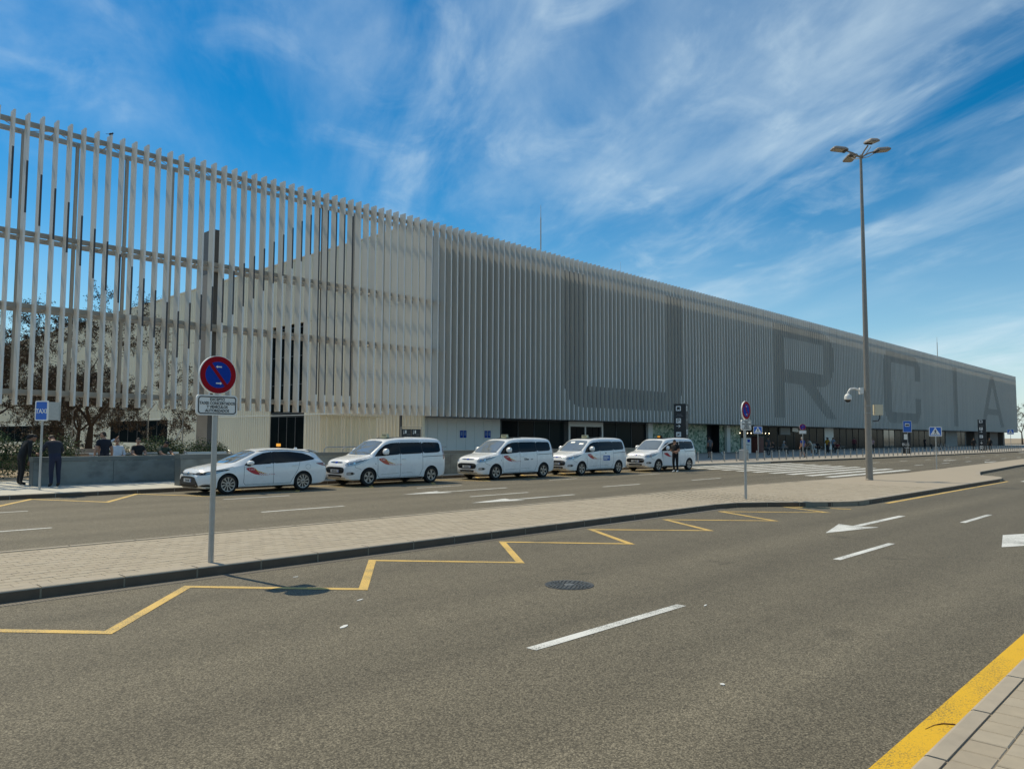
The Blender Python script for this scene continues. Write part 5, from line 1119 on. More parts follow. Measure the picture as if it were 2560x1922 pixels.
def person(loc, rz, label, P, shirt, pants, skin=0, hair='black', shoe='black', sleeve='short', shorts=False, scale=1.0, look=(0, 0), bulk=1.0, bald=False, glasses=False, long_hair=False, phone=False, cat='person', group=None, look_down=0.0):
    e = empty('person', loc, rz, label, cat, group); e.scale = (scale,) * 3
    names = list(P); idx = {n: i for i, n in enumerate(names)}
    me = bpy.data.meshes.new('b'); me.from_pydata([P[n] for n in names], [(idx[a], idx[b]) for a, b, _ in BONES], [])
    o = link('b', me); sm = o.modifiers.new('k', 'SKIN'); sm.use_smooth_shade = True; o.modifiers.new('u', 'SUBSURF').levels = 1
    if not me.skin_vertices: 
        bm_s = bmesh.new(); bm_s.from_mesh(me); bm_s.verts.layers.skin.verify(); bm_s.to_mesh(me); bm_s.free()
    for n, i in idx.items():
        r = RAD.get(n) or RAD[n[0]]; b = bulk if n in ('pel', 'spi', 'che') else (1 + bulk) / 2
        sv = me.skin_vertices[0].data[i]; sv.radius = (r[0] * b, r[1] * b); sv.use_root = (n == 'pel')
    dg = bpy.context.evaluated_depsgraph_get(); dg.update()
    bme = bpy.data.meshes.new_from_object(o.evaluated_get(dg)); bpy.data.objects.remove(o)
    shirt, pants = (c if not isinstance(c, tuple) else cloth(c) for c in (shirt, pants))
    mats = [shirt, pants, SK[skin], SHOE[shoe]]
    bme.materials.clear()
    for q in mats: bme.materials.append(q)
    segs = [(P[a], P[b], t) for a, b, t in BONES]
    tm = dict(shirt=0, upper=0, fore=2 if sleeve == 'short' else 0, pants=1, shin=2 if shorts else 1, shoe=3, skin=2)
    for f in bme.polygons:
        c = f.center; best = (9, None, 0)
        for a, b, t in segs:
            d = b - a; u = max(0, min(1, (c - a).dot(d) / d.length_squared)); k = (c - a - d * u).length
            if t == 'shoe': k *= .8
            if k < best[0]: best = (k, t, u)
        t, u = best[1], best[2]; mi = tm[t]
        if t == 'upper' and sleeve == 'short' and u > .62: mi = 2
        if t == 'shirt' and c.z < P['pel'].z - .02 and (P['pel'] - c).length < .2 and abs(P['che'].y - P['pel'].y) < .15: mi = 1
        if t == 'shin' and shorts and u < .05: mi = 1
        f.material_index = mi; f.use_smooth = True
    # head, hands added to the same body mesh
    bm = bmesh.new(); bm.from_mesh(bme)
    up = (P['hed'] - P['nek']); up = (up.normalized() + V3(0, 0, .5)).normalized() if up.length else V3(0, 0, 1)
    fw = (P['tL'] - P['aL'] + P['tR'] - P['aR']); tors = P['che'] - P['pel']; fw = V3(0, 1, 0) if abs(tors.normalized().z) > .5 else V3(0, .75, -.66)
    fw = Matrix.Rotation(look[0], 3, 'Z') @ fw; side = fw.cross(up).normalized(); fw = up.cross(side).normalized()
    if look_down: Rr = Matrix.Rotation(-look_down, 3, side); fw = Rr @ fw; up = Rr @ up
    hc = P['hed'] + up * .075 + fw * .015
    def addhead(bm, sc, mi, cond=None):
        vs = {}
        nu, nv = 14, 12; rows = []
        for j in range(nv + 1):
            th = math.pi * j / nv; row = []
            for i in range(nu):
                ph = 2 * math.pi * i / nu; x, y, z = math.sin(th) * math.cos(ph), math.sin(th) * math.sin(ph), math.cos(th)
                X, Y, Z = x * .077, y * .098, z * .118
                if z < 0: X *= 1 - .28 * (-z); Y *= 1 - .12 * (-z)
                if y > .75 and -.35 < z < .25 and abs(x) < .35: Y += .016
                if y > .6 and z < -.5: Y += .008
                row.append(bm.verts.new(hc + side * X * sc + fw * Y * sc + up * Z * sc))
            rows.append(row)
        for j in range(nv):
            for i in range(nu):
                q = [rows[j][i], rows[j][(i + 1) % nu], rows[j + 1][(i + 1) % nu], rows[j + 1][i]]
                try: f = bm.faces.new(q); f.material_index = mi; f.smooth = True
                except ValueError: pass
    addhead(bm, 1.0, 2)
    hb = MB()
    for s in (-1, 1): hb.obox(hc + side * (.079 * s) + up * -.005, side, up, fw, .009, .03, .018)
    hb.tube(hc + fw * .095 + up * .02, hc + fw * .118 - up * .022, .009, .015, 6)
    for q, s in (('L', -1), ('R', 1)):
        w_, d = P['w' + q], (P['w' + q] - P['e' + q]).normalized(); n2 = d.cross(V3(0, 1, .2)).normalized(); n3 = d.cross(n2)
        hb.obox(w_ + d * .05, d, n3, n2, .048, .038, .014)
        for k, (off, ln) in enumerate(((-.028, .062), (-.010, .075), (.009, .07), (.027, .055))):
            p0 = w_ + d * .092 + n3 * off; p1 = p0 + d * ln * .55 + n2 * .008 * -s; p2 = p1 + (d * .7 - n2 * .5 * s).normalized() * ln * .5
            hb.path([p0, p1, p2], [.0095, .009, .007], 5)
        p0 = w_ + d * .03 - n3 * .036; hb.path([p0, p0 + d * .03 - n3 * .022, p0 + d * .062 - n3 * .026], [.011, .010, .008], 5)
    tmp = hb.mesh('t', SK[skin]); nb = len(bm.faces); bm.from_mesh(tmp); bm.faces.ensure_lookup_table()
    for f in bm.faces[nb:]: f.material_index = 2; f.smooth = True
    bm.to_mesh(bme); bm.free(); bme.name = 'body'; link('body', bme, e)
    if not bald:
        hm = bmesh.new(); addhead(hm, 1.09, 0); cut = []
        for v in hm.verts:
            r = v.co - hc; y, z = r.dot(fw), r.dot(up)
            lim = .045 if y > .03 else (-.02 if y > -.03 else (-.16 if long_hair else -.075))
            if z < lim: cut.append(v)
        bmesh.ops.delete(hm, geom=cut, context='VERTS'); h_ = bpy.data.meshes.new('hair'); hm.to_mesh(h_); hm.free(); h_.materials.append(HAIR[hair]); link('hair', h_, e)
        if long_hair: MB().path([hc - fw * .07 + up * .03, hc - fw * .11 - up * .06, hc - fw * .10 - up * .2], [.07, .075, .03], 8).ob('hair_tail', HAIR[hair], e, True)
    # eyes / glasses, mouth
    eb = MB()
    for s in (-1, 1): eb.obox(hc + fw * .094 + side * (.032 * s) + up * .012, side, up, fw, .022 if glasses else .013, .016 if glasses else .006, .006)
    if glasses: eb.obox(hc + fw * .1 + up * .016, side, up, fw, .03, .003, .003)
    eb.ob('sunglasses' if glasses else 'eyes', MT['black'], e); MB().obox(hc + fw * .092 - up * .055, side, up, fw, .022, .004, .004).ob('mouth', cloth((.25, .09, .08)), e)
    if phone:
        c = P['wR'] + (P['wR'] - P['eR']).normalized() * .11 + V3(0, 0, .03); MB().obox(c, (1, 0, 0), (0, .5, .85), (0, .85, -.5), .036, .075, .005).ob('phone', MT['black'], e)
    return e
# ---- left group
P = base_pose(); lean(P, -.42); P['wL'] = V3(-.2, .52, 1.02); P['eL'] = V3(-.28, .33, 1.12); P['wR'] = V3(.26, .14, .80); P['eR'] = V3(.27, .14, 1.05); P['kL'] += V3(0, .02, 0)
person((7.42, 30.75, PZ), -math.pi / 2 + .15, 'person all in black bending over the left end of the zinc barrier', P, (.012, .012, .013), (.012, .011, .012), 1, 'black', 'black', 'long', bulk=1.2, long_hair=True, scale=1.06, look_down=.5)
P = base_pose(); lean(P, -.45); P['wL'] = V3(-.22, .52, 1.05); P['eL'] = V3(-.33, .30, 1.10); P['wR'] = V3(.22, .52, 1.05); P['eR'] = V3(.33, .30, 1.10)
person((8.0, 29.0, PZ), .12, 'person in navy trousers leaning over the barrier, back to the road', P, (.016, .02, .032), (.012, .018, .045), 0, 'brown', 'black', 'long', bulk=1.32, scale=1.06, look_down=.5)
P = base_pose(); P['wL'] = V3(-.30, .02, .9); P['wR'] = V3(.30, .02, .9); P['eL'] += V3(-.03, 0, 0); P['eR'] += V3(.03, 0, 0)
person((10.15, 31.0, PZ), .1, 'man in a dark navy polo shirt standing behind the barrier', P, (.012, .014, .024), (.03, .035, .05), 0, 'brown', 'black', bulk=1.3, look=(.7, 0), glasses=True, scale=1.06)
# metal bench and the three sitting on it
bn = empty('metal_bench', (12.0, 32.6, PZ), 0, 'long pale metal bench behind the barrier with three men seated', 'bench')
for k in range(5): MB().box(-1.75, -.22 + k * .095, .585, 1.75, -.15 + k * .095, .61).ob('seat_slat', MT['alu'], bn)
for k in range(3): MB().box(-1.75, .29, .72 + k * .12, 1.75, .315, .80 + k * .12).ob('back_slat', MT['alu'], bn)
for x in (-1.6, 0, 1.6): MB().path([(x, -.22, 0), (x, -.22, .57), (x, .28, .57), (x, .32, 1.05)], .025, 6).ob('leg', MT['galv'], bn, True)
for x in (-1.75, -.1, 1.75): MB().path([(x, -.2, .6), (x, -.2, .78), (x, -.1, .85), (x, .28, .82)], .022, 6).ob('armrest', MT['inox'], bn, True)
P = base_pose(); sit(P, .62, .18, .08); P['eR'] = P['sR'] + V3(.22, .06, .10); P['wR'] = P['hed'] + V3(.08, .05, .16); P['eL'] = P['sL'] + V3(-.08, .05, -.26); P['wL'] = P['eL'] + V3(.10, .22, -.03)
person((11.15, 32.5, PZ), math.pi - .1, 'bald man in a white shirt seated with a hand on his head', P, (.66, .67, .70), (.16, .17, .18), 0, 'grey', 'brown', 'long', bald=True, glasses=True, bulk=1.2, scale=1.06)
P = base_pose(); sit(P, .62, .06, .06); P['eL'] = P['sL'] + V3(-.06, .12, -.24); P['wL'] = P['eL'] + V3(.12, .22, -.05); P['eR'] = P['sR'] + V3(.06, .12, -.24); P['wR'] = P['eR'] + V3(-.06, .22, -.08)
person((11.95, 32.5, PZ), math.pi, 'man in a black t-shirt seated between two others behind the barrier', P, (.012, .012, .013), (.10, .11, .12), 0, 'black', 'black', look=(-.6, 0), bulk=1.1, scale=1.06)
P = base_pose(); sit(P, .60, -.42, .08); P['eL'] = P['sL'] + V3(-.05, .20, -.20); P['wL'] = P['eL'] + V3(.10, .22, -.06); P['eR'] = P['sR'] + V3(.05, .20, -.20); P['wR'] = P['eR'] + V3(-.10, .22, -.06)
person((12.85, 32.5, PZ), math.pi + .2, 'man in a dark green t-shirt hunched forward on the bench', P, (.035, .06, .045), (.10, .09, .08), 1, 'black', 'black', glasses=True, look_down=.3, bulk=1.15, scale=1.06)
# second bench at right, seen empty
b2 = empty('metal_bench', (14.4, 31.5, PZ), 0, 'empty perforated metal bench with curved armrests behind the estate car', 'bench')
MB().box(-.9, .2, .62, .9, .225, 1.06).ob('backrest', MT['alu'], b2); MB().box(-.9, -.25, .5, .9, .18, .53).ob('seat', MT['alu'], b2)
for x in (-.95, .95): MB().path([(x, -.25, 0), (x, -.25, .8), (x, -.1, 1.02), (x, .12, 1.10), (x, .24, 1.0), (x, .24, 0)], .024, 8).ob('end_frame', MT['inox'], b2, True)
# ---- man at the last van
P = base_pose(); P['eR'] = V3(.235, .02, 1.14); P['wR'] = V3(.10, .27, 1.16); P['eL'] = V3(-.235, .02, 1.14); P['wL'] = V3(-.08, .25, 1.10); P['aR'] += V3(0, -.06, 0)
person((35.45, 22.0, 0), math.pi / 2 + .1, 'man in loose black clothes looking at a phone by the open van door', P, (.010, .010, .011), (.009, .009, .010), 0, 'black', 'white', bulk=1.12, phone=True, look_down=.45)
# ---- right side by the terminal
P = base_pose(); person((57.9, 32.6, PZ), -.4, 'man in grey top and dark shorts walking a dog behind the last van', P, (.10, .10, .11), (.02, .02, .022), 1, 'brown', 'black', shorts=True, bulk=1.12)
P = base_pose(); P['kL'] += V3(0, .14, .02); P['aL'] += V3(0, .16, 0); P['tL'] += V3(0, .16, 0); P['aR'] += V3(0, -.12, 0); P['tR'] += V3(0, -.12, 0)
person((65.0, 27.7, PZ), -.3, 'grey haired man in a bright blue shirt walking among the bollards', P, (.012, .05, .26), (.012, .012, .014), 0, 'grey', 'black', shorts=True, bulk=1.2)
P = base_pose(); lean(P, -.7); P['wL'] = P['sL'] + V3(-.05, .25, -.42); P['eL'] = P['sL'] + V3(-.06, .06, -.26); P['wR'] = P['sR'] + V3(.05, .25, -.42); P['eR'] = P['sR'] + V3(.06, .06, -.26)
person((77.6, 32.1, PZ), .9, 'man in cream t-shirt and shorts bending over outside the cafe', P, (.50, .46, .38), (.46, .42, .35), 1, 'black', 'white', shorts=True)
P = base_pose(); P['wR'] = V3(.14, .28, 1.12); P['eR'] = V3(.24, .04, 1.12)
person((84.6, 33.3, PZ), 1.3, 'person in a mustard yellow top standing at the cafe tables', P, (.50, .24, .015), (.03, .03, .03), 2, 'black', 'black', bulk=1.15)
def seated(x, y, rz, label, shirt, pants, skin=1, hair='black', lb=0.0, **k):
    P = base_pose(); sit(P, .46, lb, .05); P['eL'] = P['sL'] + V3(-.05, .12, -.24); P['wL'] = P['eL'] + V3(.08, .22, .0); P['eR'] = P['sR'] + V3(.05, .12, -.24); P['wR'] = P['eR'] + V3(-.08, .22, .0)
    return person((x, y, PZ), rz, label, P, shirt, pants, skin, hair, **k)
seats = [(71.2, 33.2, .5, 'seated person in black with bright cuffs alone at the left cafe table', (.012, .012, .013), (.10, .10, .09), 1, 'black', 0.0),
         (76.4, 34.6, -2.2, 'seated person in pale grey top under the cafe window', (.22, .24, .25), (.04, .04, .04), 0, 'grey', -.1),
         (78.9, 33.6, 2.2, 'seated person in an orange top beside the bending man', (.50, .14, .02), (.04, .035, .03), 2, 'black', -.1),
         (80.0, 33.0, -1.6, 'seated person in beige and white leaning on a cafe table', (.36, .33, .29), (.5, .5, .48), 1, 'brown', -.4),
         (81.8, 33.2, 1.4, 'seated person in black in the middle of the cafe group', (.012, .012, .013), (.015, .015, .016), 2, 'black', -.2),
         (83.2, 33.9, -1.2, 'seated person in dark clothes behind the yellow topped person', (.02, .02, .022), (.015, .015, .016), 1, 'black', -.2),
         (86.9, 33.0, 1.6, 'seated person in a dark red top hunched at the right cafe table', (.16, .012, .03), (.015, .015, .016), 1, 'black', -.7)]
MT['chair'] = mat('cafe_chair', (.05, .045, .04), .6)
def chair(x, y, rz, label):
    c = empty('cafe_chair', (x, y, PZ), rz, label, 'chair', 'cafe chairs')
    MB().box(-.21, -.18, .43, .21, .24, .455).ob('seat', MT['chair'], c); MB().box(-.2, -.22, .55, .2, -.19, .86).ob('backrest', MT['chair'], c)
    for sx in (-.19, .19):
        MB().tube((sx, .21, 0), (sx, .21, .43), .013, n=6).ob('leg', MT['galv'], c); MB().tube((sx, -.21, 0), (sx, -.2, .86), .013, n=6).ob('leg', MT['galv'], c)
for i, s_ in enumerate(seats):
    seated(s_[0], s_[1], s_[2], s_[3], s_[4], s_[5], s_[6], s_[7], s_[8])
    chair(s_[0], s_[1], s_[2], 'dark cafe chair under the ' + s_[3][:40].rsplit(' ', 1)[0])
def table(x, y, label):
    t = empty('cafe_table', (x, y, PZ), 0, label, 'table', 'cafe tables'); MB().box(-.35, -.35, .71, .35, .35, .74).ob('table_top', MT['concrete'], t)
    MB().tube((0, 0, .03), (0, 0, .71), .03, n=8).ob('column', MT['galv'], t); MB().lathe([(0, .03), (.2, .02), (.22, 0)], (0, 0, 0), (0, 0, 1), 16).ob('foot', MT['galv'], t)
table(71.7, 33.9, 'square cafe table in front of the lone seated person'); table(74.2, 33.6, 'empty square cafe table left of the blue shirted man'); table(79.4, 33.4, 'square cafe table beside the orange top'); table(82.5, 33.5, 'square cafe table in the middle of the group'); table(87.6, 33.0, 'square cafe table at the right end of the group')
P = base_pose(); P['wR'] = V3(.12, .25, 1.1); P['eR'] = V3(.24, .03, 1.12)
person((96.5, 32.6, PZ), 1.8, 'woman in a pink patterned top and black trousers by the teal doors', P, (.42, .25, .25), (.014, .014, .015), 1, 'black', 'black', long_hair=True, scale=.95)
P = base_pose(); person((129.5, 36.0, PZ), 1.2, 'person in black with a suitcase before the grey entrance wall', P, (.015, .015, .016), (.012, .012, .013), 1, 'black')
P = base_pose(); person((124.3, 26.2, PZ), 1.5, 'person in black at the right of the far totem', P, (.013, .013, .014), (.012, .012, .013), 1, 'black', bulk=1.25, sleeve='long')
P = base_pose(); person((121.3, 27.5, PZ), -1.2, 'person in black at the left of the far totem', P, (.013, .013, .014), (.012, .012, .013), 1, 'black', bulk=1.25, sleeve='long')
P = base_pose(); person((73.4, 34.8, PZ), 2.6, 'person in dark grey standing at the cafe window left of the blue shirted man', P, (.05, .05, .055), (.03, .035, .05), 1, 'black')
P = base_pose(); P['wR'] = V3(.12, .26, 1.15); P['eR'] = V3(.24, .03, 1.12); person((88.6, 34.2, PZ), -2.0, 'person in a light blue top standing right of the cafe group', P, (.20, .28, .36), (.03, .03, .035), 0, 'brown', long_hair=True)
P = base_pose(); person((90.2, 35.4, PZ), 1.4, 'person in a white top and dark trousers near the right cafe table', P, (.55, .55, .53), (.025, .025, .03), 2, 'black')
P = base_pose(); person((101.5, 36.5, PZ), -1.2, 'person in a maroon coat walking right of the woman in pink', P, (.13, .02, .03), (.02, .02, .022), 1, 'black', sleeve='long')
P = base_pose(); person((116.0, 35.0, PZ), 1.0, 'person in a grey jacket behind the bus stop sign', P, (.14, .14, .15), (.03, .03, .04), 0, 'grey', sleeve='long')
# small white dog
dg_ = empty('dog', (58.9, 32.0, PZ), .6, 'small white dog on the pavement beside the man in shorts', 'dog'); fur = mat('white_fur', (.55, .53, .48), .9, var=.2, scale=20)
q = MB(); q.path([(-.24, 0, .30), (-.16, 0, .31), (0, 0, .29), (.14, 0, .30), (.20, 0, .36), (.24, 0, .43)], [.05, .085, .08, .10, .075, .055], 10); q.path([(.22, 0, .45), (.28, 0, .46), (.35, 0, .43), (.39, 0, .42)], [.055, .06, .035, .022], 8)
for s in (-1, 1):
    q.path([(.14, s * .05, .28), (.14, s * .055, .15), (.13, s * .055, .02)], [.04, .026, .022], 6); q.path([(-.18, s * .05, .27), (-.13, s * .055, .18), (-.20, s * .055, .10), (-.18, s * .055, .02)], [.055, .036, .022, .02], 6); q.path([(.26, s * .04, .50), (.25, s * .06, .54), (.27, s * .055, .49)], [.018, .012, .005], 5)
q.path([(-.25, 0, .33), (-.33, 0, .42), (-.31, 0, .49)], [.022, .018, .008], 6); q.ob('body', fur, dg_, True)
# suitcase, luggage carts, cabinets
sc_ = empty('suitcase', (130.6, 35.4, PZ), .3, 'black suitcase standing beside the person before the grey wall', 'suitcase'); MB().slab(rrect(-.22, .06, .22, .72, .05), (0, .13, 0), Ux, Vz, .26).ob('shell', MT['trim'], sc_)
MB().path([(-.1, .05, .7), (-.1, .05, 1.02), (.1, .05, 1.02), (.1, .05, .7)], .012, 6).ob('handle', MT['galv'], sc_)
for x in (-.17, .17): MB().lathe([(0, -.02), (.04, -.02), (.04, .02), (0, .02)], (x, 0, .04), (0, 1, 0), 10).ob('wheel', MT['tyre'], sc_)
def cart(x, y, rz, label):
    c = empty('luggage_cart', (x, y, PZ), rz, label, 'luggage cart', 'luggage carts')
    MB().path([(-.3, .45, .16), (-.3, -.45, .16), (-.3, -.5, .95), (.3, -.5, .95), (.3, -.45, .16), (.3, .45, .16), (-.3, .45, .16)], .02, 6).ob('frame', MT['galv'], c, True)
    bk_ = MB()
    for k in range(5): bk_.tube((-.28 + k * .14, -.45, .62), (-.28 + k * .14, -.2, .62), .007, n=4); bk_.tube((-.28 + k * .14, -.2, .62), (-.28 + k * .14, -.18, .85), .007, n=4)
    bk_.tube((-.3, -.18, .85), (.3, -.18, .85), .01, n=5); bk_.ob('basket', MT['galv'], c); MB().box(-.28, -.47, .36, .28, -.455, .6).ob('advert_panel', MT['alu'], c)
    MB().tube((-.3, -.52, .97), (.3, -.52, .97), .026, n=8).ob('handle', MT['trim'], c)
    for sx, sy in ((-.26, -.4), (.26, -.4), (0, .4)): MB().lathe([(0, -.03), (.08, -.03), (.085, 0), (.08, .03), (0, .03)], (sx, sy, .085), (1, 0, 0), 12).ob('wheel', MT['tyre'], c)
cart(75.4, 38.6, -.3, 'luggage cart parked in front of the dark doorway by the leaf print wall')
cart(113.0, 29.5, .3, 'luggage cart left of the person with the suitcase'); cart(126.5, 33.5, .2, 'luggage cart right of the person with the suitcase'); cart(140.5, 36.0, .2, 'luggage cart at the right end near the open passage')
kb = empty('ticket_kiosk', (78.2, 39.6, PZ), 0, 'white ticket kiosk beside the red brown bin outside the terminal', 'kiosk')
MB().box(-.55, -.3, 0, .55, .3, 1.65).ob('body', MT['white_panel'], kb); MB().box(-.62, -.36, 1.65, .62, .36, 1.75).ob('top', MT['trim'], kb); MB().box(-.3, -.31, 1.2, .3, -.302, 1.5).ob('screen', MT['blue'], kb); MB().box(-.3, -.31, .9, .3, -.302, .94).ob('slot', MT['trim'], kb)
rb = empty('litter_bin', (80.4, 39.4, PZ), 0, 'tall red brown bin beside the white kiosk', 'bin'); rbm = mat('red_brown_panel', (.13, .03, .018), .6, var=.15, scale=2)
MB().box(-.75, -.4, .05, .75, .4, 1.75).ob('body', rbm, rb); MB().box(-.8, -.45, 1.75, .8, .45, 1.85).ob('lid', MT['trim'], rb); MB().box(-.012, -.406, .1, .012, -.401, 1.7).ob('door_gap', MT['trim'], rb)
gbx = empty('utility_box', (53.9, 27.5, PZ), .2, 'low grey steel utility box among the first bollards', 'utility box')
MB().slab(rrect(-.42, 0, .42, .82, .04), (0, .25, 0), Ux, Vz, .5).ob('body', MT['galv'], gbx); MB().box(-.4, -.27, .78, .4, -.251, .80).ob('lid_seam', MT['trim'], gbx)
# ================================================================ trees, shrubs, planters, fence posts
def leafmat(n, c, tr=.25):
    mt_ = mat(n, c, .7, var=.35, scale=2.5); b = mt_.node_tree.nodes['Principled BSDF']; b.inputs['Transmission Weight'].default_value = 0.0
    b.inputs['Subsurface Weight'].default_value = 0.0
    return mt_
MT['bark'] = mat('bark', (.055, .038, .026), .95, var=.3, scale=12, bump=.6, bscale=25, stretch=(1, 1, .3))
LF = dict(brown=[leafmat('leaf_brown', (.062, .040, .024)), leafmat('leaf_olive', (.05, .045, .024)), leafmat('leaf_rust', (.075, .04, .022))], green=[leafmat('leaf_green', (.055, .09, .025)), leafmat('leaf_lime', (.14, .17, .055)), leafmat('leaf_deep', (.018, .035, .012))])
def leaves(pts, size, rng, mats_n=3, flat=.0):
    n = len(pts); q = MB(); vs = []; fs = []; ms = []
    for p in pts:
        a = Vector((rng.gauss(0, 1), rng.gauss(0, 1), rng.gauss(0, 1) * (1 - flat))).normalized(); b = a.orthogonal().normalized(); b = (Matrix.Rotation(rng.uniform(0, 6.28), 3, a) @ b); s = size * rng.uniform(.6, 1.35)
        o = len(vs); p = Vector(p); vs += [p - b * s, p + a * s * .45, p + b * s, p - a * s * .45]; fs.append((o, o + 1, o + 2, o + 3)); ms.append(rng.randrange(mats_n))
    q.v = [tuple(v) for v in vs]; q.f = fs; q.m = ms; return q
def tree(loc, h, spread, seed, label, kind='brown', trunk_r=.24, nleaf=9, fork=.28, lsize=.10, depth=5, droop=.0, cat='tree', group='trees behind the open screen', dense=1.0):
    rng = random.Random(seed); e = empty('tree', loc, rng.uniform(0, 6), label, cat, group); tr = MB(); tips = []
    def grow(p, d, ln, r, lev):
        n = 4; pts = [p]; rs = [r]; q = p.copy(); dd = d.copy()
        for i in range(n):
            dd = (dd + Vector((rng.gauss(0, .13 if lev else .03), rng.gauss(0, .13 if lev else .03), rng.gauss(0, .07) + (.04 if lev < 2 else -.05)))).normalized(); q = q + dd * ln / n; pts.append(q.copy()); rs.append(r * (1 - .45 * (i + 1) / n))
            if lev >= min(4, depth - 1):
                for _ in range(int(nleaf * dense)): tips.append(q - dd * ln / n * rng.random() + Vector((rng.gauss(0, .075), rng.gauss(0, .075), rng.gauss(0, .075))))
        tr.path(pts, [max(x_, .007) for x_ in rs], 7 if lev < 2 else (5 if lev < 4 else 3))
        if lev >= depth: return
        k = rng.choice((2, 3, 3)) if lev else rng.choice((3, 4))
        a0 = rng.uniform(0, 6.28)
        for i in range(k):
            a = a0 + i * 6.283 / k + rng.uniform(-.4, .4); tilt = rng.uniform(.35, .75) * (1.15 if lev == 0 else 1)
            ax = dd.orthogonal().normalized(); ax = Matrix.Rotation(a, 3, dd) @ ax; nd = (Matrix.Rotation(tilt, 3, ax) @ dd); nd.z = nd.z * .9 + .06; nd.normalize()
            grow(q, nd, ln * rng.uniform(.66, .86) * (spread if lev == 0 else 1), rs[-1] * rng.uniform(.62, .8), lev + 1)
    grow(Vector((0, 0, 0)), Vector((0, 0, 1)), h * fork, trunk_r, 0)
    tr.ob('trunk', MT['bark'], e, True)
    lv = leaves(tips, lsize, rng); lv.ob('crown', LF[kind], e); return e
tree((14.9, 48.0, PZ), 8.8, 1.35, 4, 'broad brown leaved tree with a thick trunk behind the open screen', trunk_r=.26, fork=.25, depth=7, nleaf=6, lsize=.05)
tree((10.4, 52.5, PZ), 8.9, 1.15, 9, 'second brown leaved tree further left behind the open screen', trunk_r=.24, fork=.24, depth=7, nleaf=6, lsize=.05)
tree((17.2, 58.0, PZ), 7.6, 1.0, 15, 'slimmer tree standing near the cladding wall behind the open screen', trunk_r=.2, fork=.26, depth=7, nleaf=5, lsize=.05)
tree((5.0, 56.0, PZ), 9.2, 1.1, 21, 'leftmost brown tree at the edge of the picture', trunk_r=.24, fork=.24, depth=7, nleaf=6, lsize=.05)
tree((245, 44.0, 0), 12.0, 1.0, 31, 'bare reddish tree beyond the far end of the terminal', trunk_r=.25, depth=5, nleaf=3, lsize=.12, group='trees beyond the terminal')
tree((262, 52.0, 0), 13.0, 1.0, 37, 'brown tree behind the bare one beyond the terminal', trunk_r=.3, depth=5, nleaf=4, lsize=.14, group='trees beyond the terminal')
for i, (x, y) in enumerate(((215, 72), (224, 66), (205, 80))): tree((x, y, 0), 8.0, 1.0, 41 + i, ('left', 'right', 'rear')[i] + ' small brown tree seen through the open passage', trunk_r=.2, depth=4, nleaf=8, lsize=.16, group='trees beyond the terminal')
def shrub(loc, rx, ry, rz_, seed, label, n=2600, size=.045):
    rng = random.Random(seed); e = empty('shrub', loc, 0, label, 'shrub', 'clipped shrubs by the gravel beds'); pts = []
    lobes = [(rng.uniform(-.6, .6) * rx, rng.uniform(-.5, .5) * ry, rng.uniform(.30, .62) * rz_, rng.uniform(.36, .55)) for _ in range(14)]
    while len(pts) < n:
        c = rng.choice(lobes); d = Vector((rng.gauss(0, 1), rng.gauss(0, 1), rng.gauss(0, 1))).normalized() * (rng.random() ** .35)
        p = Vector((c[0] + d.x * rx * c[3], c[1] + d.y * ry * c[3], c[2] + d.z * rz_ * c[3]))
        if p.z > .02: pts.append(p)
    leaves(pts, size, rng).ob('crown', LF['green'], e); tr = MB()
    for _ in range(10): a = rng.uniform(0, 6.28); tr.path([(0, 0, 0), (math.cos(a) * rx * .3, math.sin(a) * ry * .3, rz_ * .4), (math.cos(a) * rx * .5, math.sin(a) * ry * .5, rz_ * .7)], [.02, .012, .005], 4)
    tr.ob('trunk', MT['bark'], e); return e
shrub((6.6, 35.6, PZ), 2.4, 1.1, 2.1, 1, 'big leafy shrub at the far left behind the gravel', 13000, .045)
shrub((9.6, 36.8, PZ), 1.6, .9, 1.7, 2, 'leafy shrub left of the thick tree trunk', 9000, .042)
shrub((14.6, 37.2, PZ), 1.7, .9, 1.65, 3, 'leafy shrub behind the seated men', 10000, .042)
shrub((17.1, 37.6, PZ), 1.3, .8, 1.5, 5, 'low leafy shrub left of the big screen column', 8000, .042)
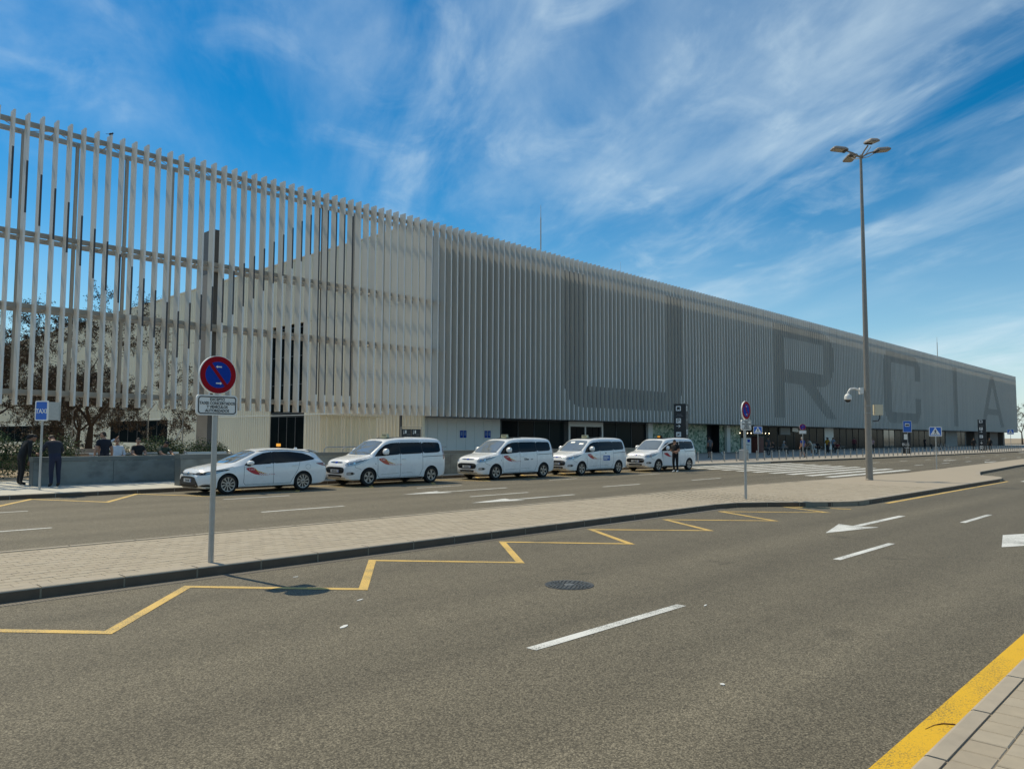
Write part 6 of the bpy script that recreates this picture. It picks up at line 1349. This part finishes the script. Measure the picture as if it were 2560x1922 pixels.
shrub((12.8, 37.0, PZ), 1.0, .7, 1.45, 8, 'small shrub right of the thick tree trunk', 6000, .042)
# planter kerbs and low walls
ter = mat('terracotta_wall', (.40, .25, .16), .85, var=.12, scale=1.5)
pl = empty('planter_wall', (0, 44.6, PZ), 0, 'low orange brown garden wall running behind the tree trunks', 'low wall'); MB().box(-20, 0, 0, 18.6, .3, .72).ob('wall', ter, pl); MB().box(-20, -.03, .72, 18.6, .33, .78).ob('coping', MT['concrete'], pl)
pb = empty('planter_box', (14.0, 46.6, PZ), 0, 'square concrete planter around the thick tree trunk', 'planter')
for x0, y0, x1, y1 in ((-.9, 0, .9, .2), (-.9, 1.8, .9, 2.0), (-.9, .2, -.7, 1.8), (.7, .2, .9, 1.8)): MB().box(x0 + .9, y0 + .4, 0, x1 + .9, y1 + .4, .95).ob('planter_wall', MT['concrete'], pb)
MB().box(.2, .6, 0, 1.6, 2.2, .85).ob('soil', MT['soil'], pb)
ke = empty('planter_kerb', (5.0, 34.2, PZ), 0, 'low pale kerb block in front of the left shrub', 'kerb'); MB().slab(chaikin([(-.9, 0), (2.2, 0), (2.2, .22), (-.9, .22)], 2, .12), (0, .6, 0), Ux, Vz, .6).ob('block', MT['concrete'], ke)
# fence posts with raked tops and wire
for i, (x, y) in enumerate(((9.6, 46.0), (14.6, 47.0 + 3), (17.6, 46.5), (18.4, 43.6), (12.2, 48.6))):
    f = empty('fence_post', (x, y, PZ), 0, ('leftmost', 'middle', 'tall', 'rightmost', 'slim')[i] + ' raked steel fence post ' + ('beyond the shrubs', 'in front of the dark window', 'right of the dark window', 'with a brace beside the column', 'beside the thick tree trunk')[i], 'fence post', 'raked fence posts')
    MB().path([(0, 0, 0), (0, 0, 3.1), (.25, -.3, 3.6)], .035, 8).ob('post', MT['galv'], f, True)
    if i == 3: MB().tube((0, 0, 2.2), (-1.1, .3, 0), .022, n=6).ob('brace', MT['galv'], f)
    MB().path([(-2.2, .2, 3.08), (0, 0, 3.1)], .006, 4).ob('wire', MT['steel'], f)
